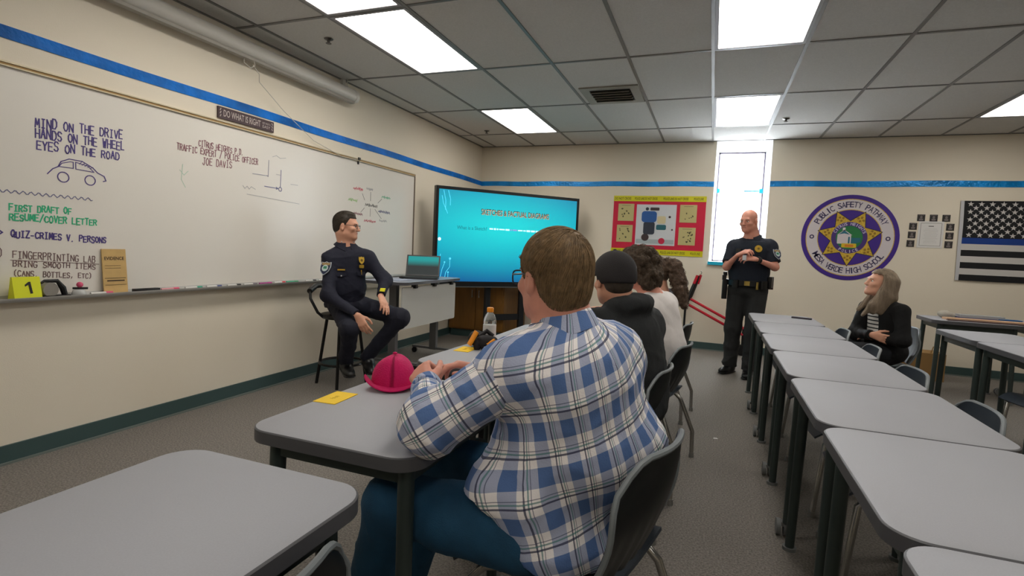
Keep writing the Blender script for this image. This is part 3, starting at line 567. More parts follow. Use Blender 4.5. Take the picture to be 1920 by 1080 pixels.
# wooden cabinet behind the display
cb = empty('wood_cabinet', (.42, 6.98, 0), 0, 'low dark wooden cabinet in the corner behind the big display', 'cabinet')
WOOD = mat('cabinet_wood', (118, 80, 30), .45, var=.18, vscale=6, stretch=(6, 6, .7))
b = MB(); b.bx(-.40, .40, -.43, .45, .1, .76); b.build('carcass', WOOD, cb); MB().bx(-.39, .39, -.40, .44, 0, .1).build('base_kick', BASEB, cb)
for sx_ in (-1, 1):
    d = MB().bx(min(.005*sx_,.39*sx_), max(.005*sx_,.39*sx_), -.45, -.431, .12, .72).build('cabinet_door', mat('cabinet_wood_door', (126, 86, 34), .42, var=.15, vscale=5, stretch=(6,6,.6)), cb)
    h_ = MB().cyl((.05*sx_,-.47,.55),(.05*sx_,-.47,.65),.006,seg=8).cyl((.05*sx_,-.47,.56),(.05*sx_,-.45,.56),.004,seg=6).cyl((.05*sx_,-.47,.64),(.05*sx_,-.45,.64),.004,seg=6).build('door_handle', ALU); h_.parent = d
# teacher desk on casters
td = empty('folding_desk', (.47, 4.86, 0), 0, 'grey wheeled desk with white front panel beside the seated officer, laptop on top', 'desk')
b = MB(); b.prism(rrect(-.25,-.62,.26,.6,.09), .845, .872, 0, None, 1); b.build('desk_top', [mat('desk_top_bluegrey', (150, 156, 172), .4), EDGE], td)
MB().prism(rrect(-.55,0,.55,.40,.02,3), -.006, .006, 0, frame((.2,-.02,.42), (0,1,0), (0,0,1))).build('modesty_panel', mat('panel_offwhite', (196, 194, 188), .5), td)
for yy in (-.36, .02, .4): MB().bx(.185,.235,yy-.02,yy+.02,.805,.845).build('panel_clip', BLACK, td)
for yy in (-.42, .40):
    MB().bx(-.02,.06,yy-.025,yy+.025,.06,.845).build('column', mat('desk_column', (104, 104, 106), .4, metal=.3), td)
    f_ = MB(); f_.bx(-.24,.30,yy-.02,yy+.02,.062,.085); ft = f_.build('foot_bar', _M['desk_column'], td)
    for xx in (-.22, .28):
        c_ = MB(); c_.cyl((xx,yy-.012,.03),(xx,yy+.012,.03),.03); c_.bx(xx-.01,xx+.01,yy-.018,yy+.018,.03,.066); o = c_.build('caster', BLACK); o.parent = ft
lt = empty('laptop', (.50, 4.93, .873), R_(24), 'open dark grey laptop with a teal wallpaper on the wheeled desk', 'laptop')
LAPM = mat('laptop_grey', (58, 60, 62), .4)
MB().box((0,-.02,.011), (.36,.25,.018), 0, bev=.02).build('laptop_base', LAPM, lt)
LM = Matrix.Translation((0,.105,.02)) @ Matrix.Rotation(R_(-24), 4, 'X')
lid = MB().box((0,0,.12), (.36,.012,.24), 0, LM).build('laptop_lid', LAPM, lt)
lm = bpy.data.materials.new('laptop_wallpaper'); lm.use_nodes = True; nt = lm.node_tree; n = nt.nodes; L = nt.links; pb = n['Principled BSDF']; pb.inputs['Base Color'].default_value = (.01,.012,.012,1); pb.inputs['Roughness'].default_value = .5; pb.inputs['Specular IOR Level'].default_value = .1
tc_ = n.new('ShaderNodeUVMap'); s2 = n.new('ShaderNodeSeparateXYZ'); L.new(tc_.outputs[0], s2.inputs[0]); c2 = n.new('ShaderNodeValToRGB'); L.new(s2.outputs[1], c2.inputs[0])
c2.color_ramp.elements[0].position = .45; c2.color_ramp.elements[0].color = lin((58, 62, 62))+(1,); c2.color_ramp.elements[1].position = .8; c2.color_ramp.elements[1].color = lin((40, 168, 166))+(1,)
L.new(c2.outputs[0], pb.inputs['Emission Color']); pb.inputs['Emission Strength'].default_value = .8
q = MB().add([(-.165,-.0065,.015),(.165,-.0065,.015),(.165,-.0065,.225),(-.165,-.0065,.225)], [(0,1,2,3)], 0, False, LM).build('laptop_screen', lm, None, fix=False); q.parent = lid
uv = q.data.uv_layers.new(name='UVMap')
for lo, w_ in zip(q.data.loops, ((0,0),(1,0),(1,1),(0,1))): uv.data[lo.index].uv = w_
tag(MB().box((.46,4.55,.8745), (.21,.28,.003), 0).build('paper_sheet', mat('blue_grey_paper', (168, 176, 196), .7)), 'pale sheet of paper on the wheeled desk beside the officer sleeve', 'paper')
tag(MB().ell((.40,4.72,.888), (.03,.045,.015)).build('computer_mouse', BLACK), 'small black mouse left of the laptop on the wheeled desk', 'mouse')
# ---------------------------------------------------------------- student desks
DW, DL, DH = .52, .705, .74
def make_desk():
    d = empty('student_desk', (0,0,0), 0, 'x', 'desk', 'grey rounded student desks')
    b = MB(); P = rrect(-DW/2, -DL/2, DW/2, DL/2, .075, 8); Pi = rrect(-DW/2+.004, -DL/2+.004, DW/2-.004, DL/2-.004, .071, 8)
    b.prism(P, DH-.034, DH-.003, 0, None, 1, True); n = len(P)
    b.add([(x,y,DH-.003) for x,y in P]+[(x,y,DH) for x,y in Pi], [(i,(i+1)%n,(i+1)%n+n,i+n) for i in range(n)], 1, False); b.add([(x,y,DH) for x,y in Pi], [tuple(range(n))], 0)
    b.build('desk_top', [LAM, EDGE], d)
    b = MB(); w, l = DW/2-.06, DL/2-.07
    for a in ((-w,w,-l-.012,-l+.012),(-w,w,l-.012,l+.012),(-w-.012,-w+.012,-l,l),(w-.012,w+.012,-l,l)): b.bx(*a, DH-.085, DH-.035)
    b.build('under_frame', LEGM, d)
    for sx_ in (-1, 1):
        for sy in (-1, 1):
            cast = sy*sx_ > 0
            lg = MB().cyl((sx_*(DW/2-.05), sy*(DL/2-.055), .062 if cast else .01), (sx_*(DW/2-.06), sy*(DL/2-.07), DH-.036), .0185, .0215, 18).build('leg', LEGM, d)
            b = MB(); x, y = sx_*(DW/2-.05), sy*(DL/2-.055)
            if cast:
                for k in (-1, 1): b.cyl((x+sx_*.018+k*.006, y+.014, .036), (x+sx_*.018+k*.024, y+.014, .036), .036, seg=18)
                b.bx(x-.012, x+.012, y-.012, y+.02, .03, .066); b.prism(rrect(-.026,-.02,.026,.02,.012,3), .048, .064, 0, Matrix.Translation((x,y+.012,0))); o = b.build('caster', CASTER)
            else: b.cyl((x,y,0),(x,y,.014),.028,seg=14); o = b.build('glide', CASTER)
            o.parent = lg
    return d
desk0 = make_desk(); first = [True]
def place_desk(x, y, rz, label):
    if first[0]: first[0] = False; desk0.location = (x,y,0); desk0.rotation_euler = (0,0,rz); desk0['label'] = label; return desk0
    return copy_tree(desk0, (x,y,0), rz, label)
XB = 2.505
place_desk(2.50, .535, 0, 'grey desk in the near left corner of the picture, empty, cut by frame')
place_desk(XB, 1.385, 0, 'grey desk with the magenta cap, where the person in plaid rests his arms')
place_desk(2.475, 2.29, R_(-3), 'grey desk just beyond the plaid arms, bottle and yellow card on it')
for y, l in ((2.99,'grey desk hidden behind the plaid back, in front of the white sweater'),(3.70,'grey desk farthest along the row of seated students')): place_desk(XB, y, 0, l)
XRW = 3.975
ys = [4.917, 4.21, 3.50, 2.91, 2.215, 1.50, .785]
ls = ['farthest desk of the right empty row, a dark pen lying on it','second farthest desk of the right empty row, next to the pen desk','third farthest desk of the right empty row','middle desk of the right empty row, between its third and fifth','second desk of right row beyond the nearest whole desk','nearest desk of the right row seen nearly whole, large rounded corner','desk corner at the bottom right edge of the picture, cut by frame']
ys = [4.917, 4.205, 3.49, 2.915, 2.21, 1.495, .78]
ys[1], ys[2], ys[3] = 4.21, 3.55-.02, 2.915-.095
ys = [4.93, 4.222, 3.514, 2.806, 2.10, 1.392, .684]
ys = [y+.10 for y in ys]
for y, l in zip(ys, ls): place_desk(XRW, y, 0, 'grey '+l)
for y, l in ((4.90,'grey desk of the far right group, end one nearest the back wall'),(4.19,'grey desk of the far right group, cut by the right frame edge'),(3.48,'grey desk of the far right group out at frame edge nearest camera')): place_desk(5.36, y, R_(1), l)
place_desk(5.72, 6.35, R_(90), 'grey desk against the back wall under the flag carrying the long plank, left one')
place_desk(6.43, 6.35, R_(90), 'grey desk against the back wall under the flag carrying the long plank, right one')
# ---------------------------------------------------------------- chairs
def make_chair():
    c = empty('shell_chair', (0,0,0), 0, 'x', 'chair', 'moulded plastic school chairs')
    def seat(u, v):      # u along depth (back to front), v across
        x = -.19+.41*u; y = (v-.5)*.43; z = .425+.012*(2*v-1)**2-.018*math.sin(math.pi*min(u*1.1,1))-(.05*max(0,u-.82)**1.3*8 if u > .82 else 0)
        return (x, y*(1-.06*(1-u)), z)
    MB().grid(seat, 14, 14, th=.009).build('seat', SHELL, c)
    def back(u, v):      # u across, v up
        w = .225*(1-.10*(1-v))*(1 if v < .75 else math.sqrt(max(0, 1-((v-.75)/.25)**2*.22)))
        y = (u-.5)*2*w; q = abs(2*u-1)
        zt = .725-.065*max(0, q-.55)**2/.2025
        z = .44+(zt-.44)*v
        x = -.185-.085*v+.055*q*q*(.4+.6*v)-.02*math.sin(v*3.1)
        x += .004*math.cos(u*math.pi*14)*max(0, 1-v*1.9) 
        return (x, y, z)
    MB().grid(back, 30, 16, th=-.009, mi2=1).build('backrest', [SHELLB, SHELL], c)
    rim = [back(0, v/8) for v in range(9)]+[back(u/14, 1) for u in range(1,15)]+[back(1, 1-v/8) for v in range(1,9)]
    MB().tube(rim, .0075, 8).build('backrest_rim', SHELLRIM, c)
    for sy in (-1, 1):
        for sx_, pts in ((1, [(.05,sy*.15,.405),(.13,sy*.19,.395),(.165,sy*.2,.36),(.20,sy*.215,.01)]),(-1, [(.02,sy*.15,.405),(-.14,sy*.185,.395),(-.19,sy*.195,.35),(-.27,sy*.205,.16),(-.275,sy*.205,.01)])):
            lg = MB().tube(pts, .0125, 10).build('leg', CHROME, c)
            MB().cyl((pts[-1][0],pts[-1][1],0),(pts[-1][0],pts[-1][1],.028),.017,.014,12).build('leg_glide', mat('glide_metal', (140,140,138), .35, metal=.6)).parent = lg
    return c
chair0 = make_chair(); cf = [True]
def place_chair(x, y, deg, label):
    if cf[0]: cf[0] = False; chair0.location = (x,y,0); chair0.rotation_euler = (0,0,R_(deg)); chair0['label'] = label; return chair0
    return copy_tree(chair0, (x,y,0), R_(deg), label)
place_chair(2.96, 2.52, 174, 'dark shell chair under the person in black cap and hoodie')
place_chair(3.055, 1.36, 166, 'dark shell chair under the large person in the plaid shirt').scale = (1, 1, 1.09)
place_chair(3.02, 3.27, 168, 'dark shell chair under the curly-haired person in the white sweater')
place_chair(2.99, 4.28, 172, 'dark shell chair under the person with a long curly ponytail')
place_chair(4.11, 4.68, 180, 'blue-grey shell chair tucked in at right row, left of the woman arm').scale = (1, 1.1, 1)
for x, y, a, l in ((4.10, 3.86, 178, 'blue-grey shell chair tucked in directly in front of the woman in cardigan'),(4.10, 3.12, 182, 'blue-grey shell chair in right row, third from the back wall'),(4.10, 2.42, 178, 'blue-grey shell chair in right row nearest camera, its back above desk edge'),
   (4.72, 5.28, 190, 'blue-grey shell chair the woman in the black cardigan sits on'),(2.55, .58, 180, 'dark shell chair tucked under the near left desk, only its rim visible'),(5.50, 4.3, 200, 'grey shell chair standing under the far right desks')):
    place_chair(x, y, a, l).scale = (1, 1.1 if x < 4.2 and x > 4 else 1, 1)
# ---------------------------------------------------------------- stool
st = empty('bar_stool', (.43, 3.75, 0), R_(-17), 'black metal bar stool with curved back under the seated officer', 'stool')
STM = mat('stool_black', (24, 23, 24), .4, metal=.4)
b = MB(); b.lathe([(.002,.575),(.17,.575),(.185,.59),(.18,.612),(.14,.62),(.002,.615)], 28); b.build('seat', LEATHER, st)
b = MB(); b.tube([(.185*math.cos(w), .185*math.sin(w), .19) for w in [2*math.pi*k/28 for k in range(28)]], .011, 8, closed=True); b.build('foot_ring', STM, st)
for k in range(4):
    a = R_(45+90*k); MB().tube([(.13*math.cos(a),.13*math.sin(a),.57),(.21*math.cos(a),.21*math.sin(a),.0)], .0135, 10).build('leg', STM, st)
b = MB(); b.tube([(.17*math.cos(R_(a))-.0, .17*math.sin(R_(a)), .59+.0*a) for a in (100,)]+[(-.05,.21,.63),(-.12,.235,.74),(-.17,.21,.82),(-.235,.1,.85),(-.245,0,.855),(-.235,-.1,.85),(-.17,-.21,.82),(-.12,-.235,.74),(-.05,-.21,.63),(-.03,-.17,.59)], .012, 10)
b.build('back_hoop', STM, st); b = MB(); b.tube([(-.15,.225,.80),(-.225,.12,.838),(-.24,0,.845),(-.225,-.12,.838),(-.15,-.225,.80)], .024, 10); b.build('back_pad', LEATHER, st)
# ---------------------------------------------------------------- red folding frame by the back wall
rf = empty('folding_hand_truck', (3.1, 7.3, 0), 0, 'red and black tubular folding hand truck leaning by the back wall', 'hand truck')
RED = mat('red_tube', (190, 20, 44), .4)
YW = 7.33-7.3
def rl(p): return (p[0]-3.1, p[1], p[2])
for dz in (0, .085):
    MB().tube([rl((3.12,YW,.60+dz)), rl((3.80,YW,.265+dz))], .017, 10).build('red_tube', RED, rf)
b = MB(); b.tube([rl((3.06,YW,.60)), rl((3.13,YW,.72)), rl((3.19,YW,.90)), rl((3.215,YW,.97))], [.03,.034,.03,.026], 10); b.tube([rl((3.09,YW-.035,.59)), rl((3.22,YW-.035,.99))], .016, 8); b.build('black_handle', BLACK, rf)
b = MB(); b.tube([rl((3.175,YW-.03,.88)), rl((3.21,YW-.03,.99))], .024, 10); b.tube([rl((3.215,YW,.88)), rl((3.245,YW,1.0))], .018, 10); b.build('red_sleeve', RED, rf)
b = MB(); b.tube([rl((3.24,YW,.99)), rl((3.255,YW,1.03)), rl((3.24,YW,1.05))], .005, 6); b.build('hook', CHROME, rf)
for x, z1, z0 in ((3.08,.56,.03),(3.8,.34,.12)):
    MB().cyl(rl((x,YW,z1)), rl((x,YW,z0)), .014).build('support_tube', BLACK, rf); MB().cyl(rl((x,YW-.03,.07)), rl((x,YW+.03,.07)), .07, seg=20).build('wheel', BLACK, rf)
# ---------------------------------------------------------------- small things on the desks
def card(x, y, rz, label):
    c_ = empty('name_card', (x, y, DH), R_(rz), label, 'card', 'yellow cards on the student desks')
    MB().box((0,0,.0012), (.078,.125,.0016)).build('card', YELLOWC, c_); b = MB(); [b.box((-.004+.003*(k % 2), -.016+.006*k, .0022), (.012,.0016,.0004), 0, Matrix.Rotation(.12*(k % 3-1), 4, 'Z')) for k in range(6)]; b.build('card_writing', mat('card_ink', (206, 166, 40), .8), c_)
card(2.283, 1.362, 4, 'yellow card at the desk edge left of the magenta cap'); card(2.285, 2.31, 2, 'yellow card on the desk beside the orange-capped bottle')
hat = empty('baseball_cap', (2.352, 1.585, DH), R_(-62), 'magenta cloth cap lying on the desk beside the clasped hands', 'cap')
def dome(u, v):
    a = 2*math.pi*u; e = v*math.pi/2; r = math.cos(e)**.8; rx, ry = .078, .080
    k = 1+.06*math.sin(2*a+1)*(1-v)+.03*math.sin(3*a)*(1-v); return (rx*r*k*math.cos(a)-.01*v, ry*r*k*math.sin(a), +.004+.100*math.sin(e)**.8+.007*math.sin(2*a+2)*v*(1-v)*4)
MB().grid(dome, 40, 14, th=.003).build('crown', MAGENTA, hat)
def brim(u, v):
    a = R_(-80+160*u); r = .072+.040*v*(.55+.45*math.cos(a)); return (r*math.cos(a)*1.0+.004, r*math.sin(a)*1.04, .010+.036*v*math.sin(a)**2-.004*v)
MB().grid(brim, 24, 5, th=.004).build('brim', MAGENTA, hat)
def flap(u, v):
    a = R_(130+100*u); r = .07+.02*v; return (r*math.cos(a), r*math.sin(a), .025+.03*v*(1-abs(2*u-1)**2)+.0)
MB().grid(flap, 12, 4, th=.004).build('back_strap', MAGENTA, hat); MB().ell((-.008,0,.112),(.008,.008,.005)).build('top_button', MAGENTA, hat)
bt = empty('water_bottle', (2.325, 2.50, DH), 0, 'clear plastic bottle with orange cap on the far desk', 'bottle')
PET = mat('clear_pet', (235, 240, 240), .05, trans=.92, ior=1.2)
MB().lathe([(.001,.0),(.030,.0),(.033,.008),(.033,.10),(.031,.105),(.033,.112),(.032,.128),(.024,.152),(.0135,.166),(.0135,.172)], 28).build('bottle_body', PET, bt)
MB().lathe([(.0335,.022),(.0338,.023),(.0338,.102),(.0335,.103)], 28).build('label_band', mat('bottle_label', (208, 206, 204), .6), bt)
b = MB(); b.prism(disc(.009,10), 0, .0012, 0, frame((-.01,-.0335,.065),(1,0,0),(0,0,1))); b.build('label_mark', mat('label_orange', (226, 150, 100), .6), bt)
MB().lathe([(.017,.168),(.0175,.17),(.0175,.188),(.0155,.191),(.001,.191)], 24).build('bottle_cap', mat('orange_cap_plastic', (236, 146, 30), .4), bt)
gl = empty('work_glove', (2.345, 2.36, DH), R_(35), 'black and orange strapped glove lying beside the orange-capped bottle', 'glove')
def lump(nm, m, c, r): MB().ell(c, r).build(nm, m, gl)
b = MB(); b.ell((.02,0,.035),(.055,.04,.035)); b.ell((.06,.03,.03),(.03,.028,.028)); b.ell((-.01,.075,.04),(.045,.04,.04)); b.ell((-.025,-.015,.02),(.018,.014,.03)); b.tube([(-.01,.02,.06),(.03,.03,.085),(.06,.02,.06)], .012, 8); b.build('glove_body', mat('glove_black', (24, 20, 24), .7), gl)
ORS = mat('orange_strap', (232, 146, 20), .5)
for M_, s_ in ((Matrix.Translation((-.045,-.005,.055)) @ Matrix.Rotation(R_(28), 4, 'Y') @ Matrix.Rotation(R_(10), 4, 'Z'), (.014,.04,.075)), (Matrix.Translation((.045,-.045,.03)) @ Matrix.Rotation(R_(-35), 4, 'Y'), (.045,.02,.04))): MB().box((0,0,0), s_, 0, M_, bev=.006).build('orange_strap', ORS, gl)
tag(MB().cyl((4.05,5.17,DH+.008),(4.20,5.125,DH+.008),.008,seg=10).build('pen', mat('pen_dark', (60, 56, 66), .5)), 'dark pen lying on the farthest desk of the right row', 'pen')
tag(MB().prism([(0,0),(.03,.005),(.026,.022),(.004,.018)], .0008, .0016, 0, Matrix.Translation((3.46,3.83,0))).build('paper_scrap', WHITEP), 'tiny white paper scrap on the carpet between the two rows', 'scrap')
# back table stuff
PLK = mat('pine_plank', (206, 168, 136), .6, var=.1, vscale=8, stretch=(1,8,8))
tag(MB().bx(5.5,6.69,6.18,6.30,DH+.001,DH+.021).build('wood_plank', PLK), 'long pale wooden plank along the front of the back wall desks', 'plank')
tag(MB().bx(5.49,6.6,6.125,6.165,DH+.001,DH+.012).build('wood_batten', mat('dark_batten', (92, 70, 70), .6)), 'thin dark batten in front of the pale plank on the back desks', 'batten')
b = MB(); b.ell((0,0,.038),(.06,.05,.038)); b.ell((.05,.03,.03),(.05,.04,.03)); o = b.build('paper_bundle', mat('pale_crumple', (176, 170, 160), .8, bump=.6, bscale=30)); o.location = (5.56,6.42,DH); tag(o, 'crumpled pale paper bundle at the left end of the back desks', 'bundle')
o = MB().bx(-.17,.19,-.06,.06,.0,.02).bx(-.15,.2,-.05,.07,.0205,.045,1).build('paper_stack', [mat('stack_purple', (70, 66, 110), .6), mat('stack_grey', (170, 170, 172), .7)]); o.location = (5.83,6.45,DH); tag(o, 'pale and purple stack of folders on the back desks behind the plank', 'folders')
o = MB().bx(-.1,.1,-.05,.05,0,.025,0).bx(.07,.1,-.051,.051,.0,.026,1).build('blue_folder', [mat('folder_blue', (20, 84, 140), .5), mat('folder_white', (190,190,200), .6)]); o.location = (6.08,6.42,DH); tag(o, 'bright blue folder on the back desks behind the plank', 'folder')
o = MB().bx(-.14,.14,-.05,.05,0,.01).bx(-.1,.12,-.04,.05,.0105,.022,1).build('white_papers', [mat('paper_lilac', (170,170,190), .7), WHITEP]); o.location = (6.42,6.42,DH); tag(o, 'loose white papers near the right frame edge on back desks', 'papers')
pb_ = empty('paper_bag', (5.60, 7.1, 0), 0, 'brown cardboard box with handles on the floor under the back desks', 'box')
KB = mat('cardboard', (150, 116, 70), .8); MB().bx(-.2,.2,-.14,.14,0,.30).build('box_body', KB, pb_)
for k in (-.12,.12): MB().tube([(k-.05,-.1,.29),(k-.03,-.1,.37),(k+.03,-.1,.37),(k+.05,-.1,.29)], .006, 6).build('handle', KB, pb_)
# bags on the floor
bg = empty('backpack', (2.545, .62, .43), 0, 'black backpack lying on the chair seat beneath the near left desk', 'backpack')
b = MB(); b.ell((0,0,.095),(.14,.15,.095)); b.build('bag_body', mat('bag_black', (14,15,17), .7), bg); b = MB(); b.tube([(.06,.06,.16),(.065,.085,.20),(.065,.125,.20),(.06,.13,.12)], .010, 8); b.build('carry_loop', _M['bag_black'], bg)
bg = empty('backpack', (2.50, 1.98, 0), 0, 'black bag standing on the floor just beyond the plaid person knee', 'backpack')
b = MB(); b.ell((0,0,.22),(.12,.16,.22)); b.build('bag_body', _M['bag_black'], bg); b = MB(); b.tube([(0,.05,.4),(0,.06,.47),(0,-.02,.47),(0,-.04,.4)], .012, 8); b.build('carry_loop', _M['bag_black'], bg)
# ---------------------------------------------------------------- figure modelling: smooth implicit bodies meshed by surface nets
V3 = lambda *a: np.array(a, dtype=np.float64)
def nrm(v): v = np.asarray(v, float); return v/np.linalg.norm(v)
class Body:
    """list of primitives; each (fn, lo, hi, k, op)"""
    def __init__(s): s.p = []
    def cap(s, a, b, ra, rb=None, k=.02, op='u', ca=False, cb=False, flat=None):
        a = np.array(a, float); b = np.array(b, float); rb = ra if rb is None else rb; R = max(ra, rb)
        def fn(P):
            ab = b-a; L2 = ab@ab+1e-12; t = np.clip(((P-a)@ab)/L2, 0, 1)
            q = P-a-t[..., None]*ab
            if flat is not None:            # (axis, factor): squash along an axis
                c = q@flat[0]; q = q+(c*(flat[1]-1))[..., None]*flat[0]
            d = np.sqrt((q*q).sum(-1))-(ra+t*(rb-ra))
            n = ab/math.sqrt(L2)
            if cb: d = np.maximum(d, (P-b)@n)
            if ca: d = np.maximum(d, (a-P)@n)
            return d
        s.p.append((fn, np.minimum(a, b)-R, np.maximum(a, b)+R, k, op)); return s
    def ell(s, c, r, ax=None, k=.03, op='u'):
        c = np.array(c, float); r = np.array(r, float); A = np.eye(3) if ax is None else np.array(ax, float)   # rows: local axes
        ext = np.sqrt(((A*r[:, None])**2).sum(0))
        def fn(P):
            q = (P-c)@A.T; k0 = np.sqrt(((q/r)**2).sum(-1)); k1 = np.sqrt(((q/(r*r))**2).sum(-1))+1e-9
            return k0*(k0-1)/k1
        s.p.append((fn, c-ext, c+ext, k, op)); return s
    def cut(s, fn):  s.p.append((fn, None, None, 0, 'cut')); return s
    def field(s, P, lo=None, res=None):
        F = np.full(P.shape[:-1], .5)
        for fn, a, b, k, op in s.p:
            if a is None: F = np.maximum(F, fn(P)); continue
            if lo is not None:
                m = max(k, .01)+.02+2*res
                i0 = np.maximum(np.floor((a-m-lo)/res).astype(int), 0); i1 = np.minimum(np.ceil((b+m-lo)/res).astype(int)+1, F.shape)
                sl = tuple(slice(x, y) for x, y in zip(i0, i1))
                if any(x >= y for x, y in zip(i0, i1)): continue
            else: sl = (Ellipsis,)
            f = F[sl]; d = fn(P[sl])
            if op == 'u':
                h = np.maximum(k-np.abs(f-d), 0)/max(k, 1e-6); F[sl] = np.minimum(f, d)-h*h*k*.25
            else:
                h = np.maximum(k-np.abs(f+d), 0)/max(k, 1e-6); F[sl] = np.maximum(f, -d)+h*h*k*.25
        return F
    def mesh(s, res):
        bb = [(a, b) for _, a, b, _, op in s.p if a is not None and op == 'u']
        lo = np.min([a for a, _ in bb], 0)-3*res; hi = np.max([b for _, b in bb], 0)+3*res
        n = np.ceil((hi-lo)/res).astype(int)+1
        ax = [lo[i]+res*np.arange(n[i]) for i in range(3)]
        P = np.stack(np.meshgrid(*ax, indexing='ij'), -1)
        F = s.field(P, lo, res)
        return surface_nets(F, lo, res)
def surface_nets(F, lo, res):
    s = F < 0; nx, ny, nz = F.shape
    c = np.zeros((nx-1, ny-1, nz-1), np.int8)
    for i in (0, 1):
        for j in (0, 1):
            for k in (0, 1): c += s[i:nx-1+i, j:ny-1+j, k:nz-1+k]
    act = (c > 0) & (c < 8); idx = np.argwhere(act); vid = np.full(act.shape, -1, np.int64); vid[act] = np.arange(len(idx))
    acc = np.zeros((len(idx), 3)); cnt = np.zeros(len(idx))
    cor = [(i, j, k) for i in (0, 1) for j in (0, 1) for k in (0, 1)]
    for a in cor:
        for ax in range(3):
            if a[ax]: continue
            b = list(a); b[ax] = 1
            fa = F[idx[:, 0]+a[0], idx[:, 1]+a[1], idx[:, 2]+a[2]]; fb = F[idx[:, 0]+b[0], idx[:, 1]+b[1], idx[:, 2]+b[2]]
            m = (fa < 0) != (fb < 0); t = np.where(m, fa/(fa-fb+1e-20), 0)
            p = np.array(a, float)[None]+np.zeros((len(idx), 3)); p[:, ax] += t
            acc[m] += p[m]; cnt[m] += 1
    V = lo+res*(idx+acc/cnt[:, None])
    faces = []
    for ax in range(3):
        u, v = (ax+1) % 3, (ax+2) % 3
        sl0 = [slice(None)]*3; sl1 = [slice(None)]*3; sl0[ax] = slice(0, -1); sl1[ax] = slice(1, None)
        ch = s[tuple(sl0)] != s[tuple(sl1)]
        e = np.argwhere(ch); e = e[(e[:, u] > 0) & (e[:, v] > 0)]
        e = e[(e[:, u] < F.shape[u]-1) & (e[:, v] < F.shape[v]-1)]
        q = []
        for du, dv in ((-1, -1), (0, -1), (0, 0), (-1, 0)):
            g = e.copy(); g[:, u] += du; g[:, v] += dv; q.append(vid[g[:, 0], g[:, 1], g[:, 2]])
        q = np.stack(q, 1); flip = ~s[e[:, 0], e[:, 1], e[:, 2]]
        q[flip] = q[flip][:, ::-1]; faces.append(q)
    return V, np.concatenate(faces)
def np_mesh(name, V, Fq, m, parent=None, uv=None):
    me = bpy.data.meshes.new(name); me.vertices.add(len(V)); me.vertices.foreach_set('co', V.astype(np.float32).ravel())
    me.loops.add(Fq.size); me.loops.foreach_set('vertex_index', Fq.astype(np.int32).ravel())
    me.polygons.add(len(Fq)); me.polygons.foreach_set('loop_start', np.arange(0, Fq.size, Fq.shape[1], dtype=np.int32))
    if uv is not None: l = me.uv_layers.new(name='UVMap'); l.data.foreach_set('uv', uv.astype(np.float32).ravel())
    me.update(calc_edges=True); me.validate()
    me.polygons.foreach_set('use_smooth', np.ones(len(me.polygons), bool)); me.materials.append(m); me.update()
    o = bpy.data.objects.new(name, me); COL.objects.link(o)
    if parent is not None: o.parent = parent; o.matrix_parent_inverse = Matrix.Translation(-Vector(parent.location))
    return o
def vnormals(V, Fq):
    n = np.cross(V[Fq[:, 2]]-V[Fq[:, 0]], V[Fq[:, 3]]-V[Fq[:, 1]]); N = np.zeros_like(V)
    for k in range(4): np.add.at(N, Fq[:, k], n)
    return N/(np.linalg.norm(N, axis=1, keepdims=True)+1e-12)
def smooth(V, Fq, it=2, lam=.5):
    for _ in range(it):
        A = np.zeros_like(V); c = np.zeros(len(V))
        for k in range(4):
            for o in (1, 3): np.add.at(A, Fq[:, k], V[Fq[:, (k+o) % 4]]); np.add.at(c, Fq[:, k], 1)
        V = V+lam*(A/c[:, None]-V)
    return V
def wrinkle(V, Fq, amp, freq, seed=0, dirs=None, mask=None):
    rs = np.random.RandomState(seed); N = vnormals(V, Fq); d = np.zeros(len(V))
    for i in range(7):
        k = rs.randn(3) if dirs is None else dirs+rs.randn(3)*.45
        k = k/np.linalg.norm(k)*freq*rs.uniform(.6, 1.7); w = rs.randn(3)*freq*.35
        a_ = V@k+rs.uniform(0, 6)+1.5*np.sin(V@w+rs.uniform(0, 6)); d += np.sin(a_) if i % 2 else (1.1-2.2*np.sqrt(np.abs(np.sin(a_*.5))+.004))
    d = amp*np.clip(d/2.2, -1.2, 1.2)
    if mask is not None: d = d*mask
    return V+N*d[:, None]
